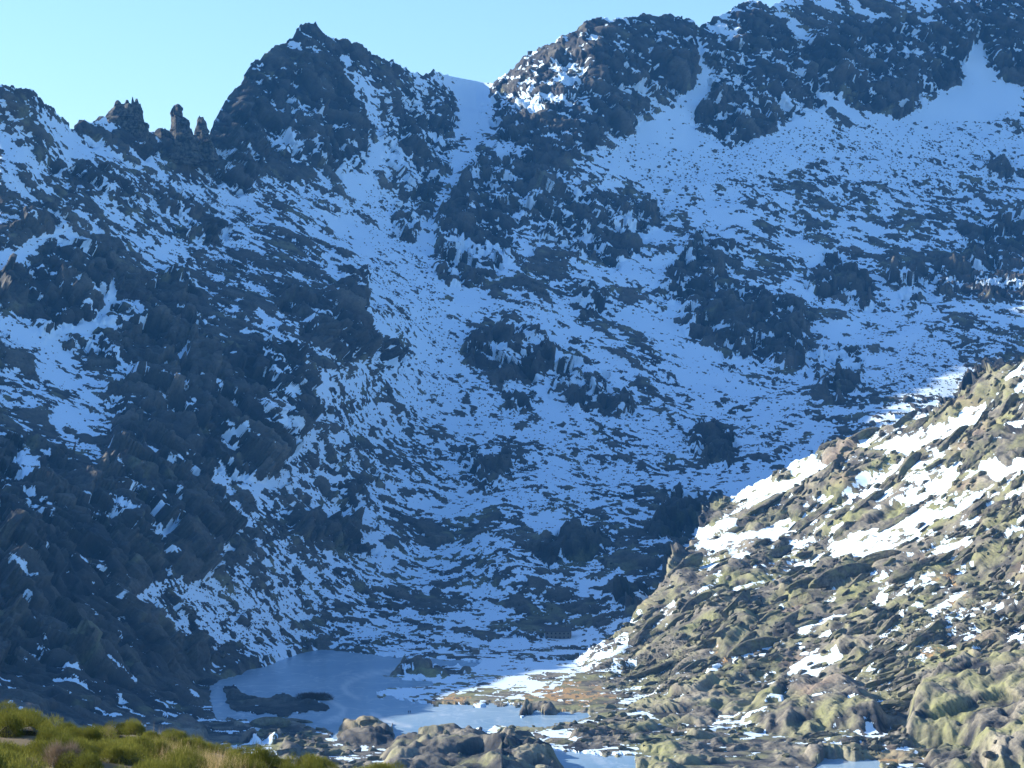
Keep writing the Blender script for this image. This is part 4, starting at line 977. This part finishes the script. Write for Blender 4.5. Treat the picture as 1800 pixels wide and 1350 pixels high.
while len(pts) < 295 and tries < 40000:
    tries += 1
    y = rng.uniform(27, 86); x = rng.uniform(-.235, .0)*y
    if any((x - a_)**2 + (y - b_)**2*.5 < (.98 + .003*b_)**2 for a_, b_ in pts): continue
    z = float(ground_z(x, y)); ppx, prow = CX + x / y*F, CY - (z + .45) / y*F
    if ppx < -70 or ppx > 680 or prow > 1420: continue
    if any(in_poly(ppx, prow, S_) for S_ in STRIP): continue
    pts.append((x, y))
for x, y in pts:
    ppx = CX + x / y*F
    lb = ('broom shrub on the hill edge against the shaded mountain wall' if y > 72 else 'coarse twiggy broom shrub in the nearest lower left thicket' if y < 40 and ppx < 250 else
          'low broom shrub where the near slope tapers towards the lake rocks' if ppx > 430 else 'broom shrub below the pale dry grass strip' if y < 48 else 'rounded green broom shrub in the middle of the near thicket')
    plant('broom_shrub', rng.choice(VAR), (x, y, float(ground_z(x, y)) - .08), rng.uniform(.6, .85), lb, 'shrub', 'green broom shrubs on the near slope')
def near_ground(ppx, prow):
    best = None
    for y in np.linspace(22, 84, 400):
        x = (ppx - CX) / F*y; r_ = CY - float(ground_z(x, y)) / y*F
        if best is None or abs(r_ - prow) < best[0]: best = (abs(r_ - prow), x, y)
    return best[1], best[2]
for (a_, b_), lb in (((197,1300), 'pinkish dead shrub standing above the green shrubs at the hill edge'), ((60,1370), 'grey dead shrub among green shrubs in the lower left corner'), ((110,1350), 'brown dead shrub low between the nearest green shrubs')):
    x, y = near_ground(a_, b_); plant('dead_shrub', DEADV, (x, y, float(ground_z(x, y)) + .05), .48, lb, 'shrub', 'dead shrubs')
r_ = np.random.RandomState(9); gb, n = [], 2600
for P_ in STRIP:
    for _ in range(60):
        x_, y_ = spot_px = (rng.uniform(min(q[0] for q in P_), max(q[0] for q in P_)), rng.uniform(min(q[1] for q in P_), max(q[1] for q in P_)))
        if in_poly(x_, y_, P_): gb.append(near_ground(x_, y_ + 12))
gb = np.array(gb); k = r_.randint(0, len(gb), n); B = gb[k] + r_.normal(size=(n, 2))*.35
Bz = ground_z(B[:, 0], B[:, 1]); a_ = r_.uniform(0, np.pi, n); W = np.stack([np.cos(a_), np.sin(a_), a_*0], -1)*.007
B3 = np.stack([B[:, 0], B[:, 1], Bz], -1); T = B3 + np.stack([r_.normal(size=n)*.12 + .1, r_.normal(size=n)*.1, r_.uniform(.3, .7, n)], -1)
i = np.arange(n)
tag(link('dry_grass', mesh_np('dry_grass', np.concatenate([B3 - W, B3 + W, T]), np.stack([i, i + n, i + 2*n], -1), False), M_DRY), 'pale dry grass between the green shrubs', 'grass', None, 'stuff')
wm = twig_mesh('willow_bush', 3000, 480, 1.0, 1.0, .25, .6, .012, .6, 7); wm[0].materials.append(M_WILLOW); wm[1].materials.append(M_CORE)
yw = -ZL*F/(1231 - CY); xw = (550 - CX)/F*yw
o = plant('willow_bush', wm, (xw, yw, ZL + .1), 1.0, 'leafless dark red bush standing in the frozen lake', 'bush', None); o.scale = (8.5, 3.0, 3.6); o.rotation_euler = (0, 0, 0)

# ------------------------------------------------------------------ air
zt = float(ALL[..., 2].max()) + 12
hz = link('haze', box_mesh('haze', -1700, 1900, -60, 4300, float(ALL[..., 2].min()) - 2., zt))
hm = bpy.data.materials.new('haze'); hm.use_nodes = True; nt = hm.node_tree
nt.nodes.remove(nt.nodes['Principled BSDF'])
pv = nt.nodes.new('ShaderNodeVolumePrincipled')
pv.inputs['Color'].default_value = (.10, .42, 1.0, 1); pv.inputs['Density'].default_value = 3.6e-5; pv.inputs['Anisotropy'].default_value = .2
nt.links.new(pv.outputs[0], nt.nodes['Material Output'].inputs['Volume'])
hz.data.materials.append(hm)
tag(hz, 'thin blue air haze filling the whole cirque', 'haze', None, 'stuff')
